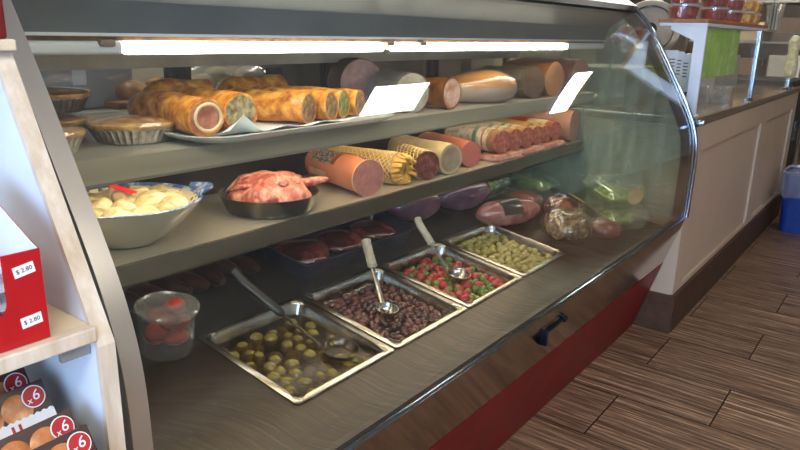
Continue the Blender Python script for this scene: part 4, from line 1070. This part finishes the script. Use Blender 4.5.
band(t, f, b, .038, .038, .46, .9, -1.6, .1, m_redink, 'wrap', .001, 20); band(t, f, b, .038, .038, .46, .9, .15, 1.6, m_lemon, 'wrap', .001, 20)
meatlog('meat_block', 'plain pinkish block of meat at the lower shelf right end', 'meat', (2.735, 1.15), (2.742, 1.42), zl, .048, .068, M('pale_block', '#a88272', '#97705f', 12, .45, coat=.2), M('pale_block_face', '#b08a78', '#a27a68', 20, .5), nz=.001, seed=73, rnd=.15)

# ------------------------------------------------------------------ deck items
def dk(x, y): return zd(y)+.001
# ribbed black tray of dark meat
t = thing('black_tray', 'blue black ribbed plastic tray of dark meat behind the olive pans', 'tray', (1.485, 1.35, dk(0, 1.35)), rot=(TA, 0, 0))
m_tray = M('blue_black_plastic', '#23283a', '#1b1f2e', 20, .3, coat=.3)
bm = nb()
loft(bm, rings_rr([(.48, .17, .02, 0), (.51, .20, .025, .055), (.525, .215, .03, .056), (.525, .215, .03, .059), (.505, .195, .025, .058), (.47, .16, .02, .003)], 6)); fin('tray', bm, m_tray, t, True, 40)
for k in range(36):
    bm = nb(); prism(bm, [(-.0875, .004), (-.1015, .052), (-.1035, .052), (-.0895, .004)], -.227+k*.0128, -.222+k*.0128); fin('rib', bm, m_tray, t, False)
m_dmeat = M('dark_raw_meat', '#4a1a20', '#2c0f16', 12, .25, 0, .3, c3='#7a3436', coat=.6)
for k in range(3):
    bm = nb(); blob(bm, (0, 0, 0), (.085, .078, .024), 3, .01, 16, k+3, flat=-.02)
    tag(fin('meat_slab', bm, m_dmeat, None, loc=(1.325+.16*k, 1.352, dk(0, 1.35)+.031), rot=(TA, 0, .2*k)), ('left', 'middle', 'right')[k]+' dark red meat slab in the blue black tray', 'meat', 'meat slabs in the black tray')
# dark red sausages behind the first pan
for k in range(7):
    bm = nb(); x = .80+.058*k
    tube(bm, [(-.012, .055, .004), (-.006, .03, .002), (0, 0, 0), (.005, -.03, .002), (.008, -.055, .006)], [.010, .020, .023, .020, .009], 12, nz=.006, seed=k)
    tag(fin('dark_sausage', bm, M('dark_sausage_%d' % (k % 2), ('#4b231f', '#5e2f28')[k % 2], '#2c1412', 20, .3, 0, .2, coat=.5), None, loc=(x, 1.40, dk(0, 1.40)+.024), rot=(TA, 0, .25*math.sin(k))), 'short dark red sausage in the row behind the nearest pan', 'sausage', 'dark sausages at the back of the deck')
# tub with clear lid and red peppers
t = thing('pepper_tub', 'clear round tub of red peppers with lid left of the nearest pan', 'tub', (.772, 1.215, dk(0, 1.215)), rot=(TA, 0, 0))
bm = nb(); lathe(bm, [(.052, .0005), (.056, .002), (.062, .10), (.0635, .102), (.060, .101), (.054, .003)], 32); fin('tub', bm, m_plastic, t)
bm = nb(); lathe(bm, [(.064, .0985), (.067, .0995), (.067, .106), (.062, .108), (.058, .104), (.01, .104)], 36); fin('lid', bm, glassmat('grey_lid', (.85, .85, .83, 1), .1, .8, 3, .1, .22, (.6, .6, .57, 1)), t)
m_rp2 = M('jar_pepper', '#c23a26', '#961f16', 14, .35, 0, .2, c3='#dd6a3e')
for k in range(9):
    a = k*2.4; bm = nb(); blob(bm, (.026*math.cos(a), .026*math.sin(a), .020+.009*k), (.024, .022, .016), 3, .008, 30, k); fin('pepper', bm, m_rp2, t)
t = thing('salad_bag', 'crumpled clear bag of pale food at the deck left end', 'bag', (.52, 1.08, dk(0, 1.08)), rot=(TA, 0, 0))
bm = nb(); blob(bm, (0, 0, .045), (.085, .07, .05), 4, .022, 22, 8, flat=-.0445); fin('film', bm, m_film, t)
bm = nb(); blob(bm, (0, 0, .038), (.066, .052, .034), 3, .018, 24, 9, flat=-.036); fin('food', bm, M('pale_bag_food', '#7a6c54', '#4d4232', 30, .5, 0, .3), t)
# purple wrapped hams
m_purp = M('purple_film_ham', '#6a4658', '#4c3044', 8, .18, 0, .08, c3='#8a6270', coat=.8)
for k, (x, y, sx) in enumerate(((1.915, 1.395, .12), (2.185, 1.36, .135))):
    t = thing('vacuum_ham', ('left', 'right')[k]+' dark purple vacuum packed ham behind the pale olives', 'ham', (x, y, dk(0, y)), rot=(TA, 0, -.25), group='purple vacuum packed hams')
    bm = nb(); blob(bm, (0, 0, .055), (sx, .068, .066), 4, .012, 9, k+2, flat=-.0545); fin('ham', bm, m_purp, t)
    bm = nb(); prism(bm, [(-.03, -.012), (.03, -.012), (.042, .02), (-.042, .02)], .05, .052); 
    bmesh.ops.rotate(bm, verts=bm.verts, cent=(.05, 0, 0), matrix=Matrix.Rotation(0, 3, 'Y')); bmesh.ops.translate(bm, verts=bm.verts, vec=(sx-.052, 0, .055)); fin('wrap_seam', bm, m_film, t)
# pink ham with dark label
t = thing('pink_ham', 'pink ham with a dark label behind the pale olive pan', 'ham', (2.215, 1.165, dk(0, 1.165)), rot=(TA, 0, -.42))
bm = nb(); blob(bm, (0, 0, .044), (.145, .058, .052), 4, .006, 12, 6, flat=-.0435); fin('ham', bm, M('pink_ham_skin', '#9a5f58', '#84483f', 30, .25, 0, .1, c3='#ad7a70', coat=.6), t)
bm = nb()
rings = []
for k in range(7):
    x = -.06+.085*k/6; s = math.sqrt(1-(x/.145)**2)
    o = [(x, -math.cos(a)*.0615*s*1.03, .044+math.sin(a)*.0555*s*1.03) for a in [.3+1.5*i/9 for i in range(10)]]
    rings.append(o+[(p[0], p[1]*.96, .044+(p[2]-.044)*.96) for p in reversed(o)])
loft(bm, rings); fin('label', bm, M('dark_label', '#2a221f', '#4a3a30', 60, .3, coat=.5), t)
# glazed wrapped roasts in front right
m_glaz = M('glazed_roast', '#6f3626', '#3f1c14', 14, .2, 0, .25, c3='#a06a3a', coat=.8)
for k, (x, y, rx, ry, rz, s) in enumerate(((2.272, .955, .098, .09, .056, 4), (2.455, 1.06, .08, .085, .05, 7), (2.40, .865, .065, .065, .04, 9))):
    t = thing('glazed_roast', ('film wrapped speckled roast just right of the pale olive pan', 'film wrapped dark red roast with yellow label behind the other roasts', 'small film wrapped reddish roast nearest the glass')[k], 'roast', (x, y, dk(0, y)), rot=(TA, 0, .3*k))
    bm = nb(); blob(bm, (0, 0, rz*.94), (rx, ry, rz), 4, .012, 14, s, flat=-rz*.92); fin('roast', bm, (M('speckled_glaze', '#5c4630', '#2c1d14', 60, .2, 0, .4, c3='#9c8860', coat=.8), m_glaz, M('reddish_meat', '#7a3a30', '#54221c', 20, .25, 0, .2, coat=.7))[k], t)
    bm = nb(); blob(bm, (0, 0, rz*.96), (rx*1.06, ry*1.06, rz*1.07), 4, .016, 22, s, flat=-rz*.935); fin('film', bm, m_film, t)
    if k == 1:
        bm = nb(); box(bm, -.06, .04, -.018, .018, -.001, .001); fin('yellow_label', bm, M('label_yellow', '#c6ae58', '#a94a3a', 14, .4, lo=.3, hi=.42), t, False, loc=(-.01, -.04, rz*2.12), rot=(.35, .05, .5))
# clear clamshells
m_salad = M('green_salad', '#83993a', '#566e26', 40, .5, 0, .6, c3='#c2cc74', bd=.008); m_cream = M('creamy_dip', '#c9b380', '#b09a68', 20, .4)
def clamshell(label, x, y, z, w, d, h, food, rz=0, sticker_=False, green=True):
    t = thing('salad_clamshell', label, 'food container', (x, y, z), rot=(TA, 0, rz), group='clear clamshells at the deck right end')
    mm = m_plasticg if green else m_plastic
    bm = nb(); loft(bm, rings_rr([(w*.86, d*.86, .015, .0005), (w*.97, d*.97, .02, h*.55), (w, d, .02, h*.56), (w, d, .02, h*.6), (w*.96, d*.96, .02, h*.58), (w*.84, d*.84, .015, .003)], 5)); fin('base', bm, mm, t)
    bm = nb(); loft(bm, rings_rr([(w*.98, d*.98, .02, h*.605), (w*.96, d*.96, .02, h*.64), (w*.88, d*.88, .02, h*.97), (w*.80, d*.80, .02, h), (w*.6, d*.6, .02, h*.97)], 5), False, True)
    ld = fin('lid', bm, mm, t)
    bm = nb()
    for k in range(9):
        xx = -w*.38+w*.76*k/8; prism(bm, [(-d*.485, h*.64), (-d*.445, h*.95), (-d*.455, h*.95), (-d*.495, h*.64)], xx-.002, xx+.002)
    fin('ribs', bm, m_plastic, ld, False)
    bm = nb(); blob(bm, (0, 0, h*.36), (w*.40, d*.40, h*.35), 3, .012, 40, x*10, flat=-h*.33); fin('food', bm, food, t)
    if sticker_:
        bm = nb(); lathe(bm, [(.034, 0), (.034, .001)], 28, fn=lambda a, r, q: 1.0); fin('round_label', bm, m_cream, t, False, loc=(w*.1, -d*.49, h*.74), rot=(PI/2-.12, 0, 0))
    return t
zc = dk(0, 1.0)
clamshell('lower clear clamshell of green salad at the case right end', 2.665, .915, dk(0, .915), .19, .22, .082, m_salad, -.62)
clamshell('upper clear clamshell with round cream label at the case right end', 2.665, .915+.013, dk(0, .915)+.0845, .19, .22, .082, m_salad, -.62, True)
clamshell('clear clamshell of pink meat behind the glazed roasts', 2.50, 1.235, dk(0, 1.235), .2, .16, .065, M('pink_meat', '#a55348', '#86382f', 25, .4, 0, .2, c3='#c07a6c'), 0, green=False)
clamshell('green tinted clamshell standing at the back right corner', 2.69, 1.30, dk(0, 1.30), .2, .18, .08, m_salad, 0)
clamshell('green tinted clamshell between the purple ham and back right corner', 2.46, 1.41, dk(0, 1.41), .2, .14, .075, m_salad, 0)

# ------------------------------------------------------------------ world and view
w = bpy.data.worlds.new('world'); SC.world = w; w.use_nodes = True
bg = w.node_tree.nodes['Background']; sky = w.node_tree.nodes.new('ShaderNodeTexSky')
sky.sky_type = 'NISHITA'; sky.sun_disc = False; sky.sun_elevation = .7; sky.sun_rotation = 1.0
w.node_tree.links.new(sky.outputs[0], bg.inputs[0]); bg.inputs[1].default_value = .12
SC.view_settings.view_transform = 'Standard'; SC.view_settings.look = 'None'
SC.view_settings.exposure = 0; SC.view_settings.gamma = 1; SC.view_settings.use_curve_mapping = False
SC.cycles.max_bounces = 14; SC.cycles.transparent_max_bounces = 40; SC.cycles.glossy_bounces = 6; SC.cycles.diffuse_bounces = 5
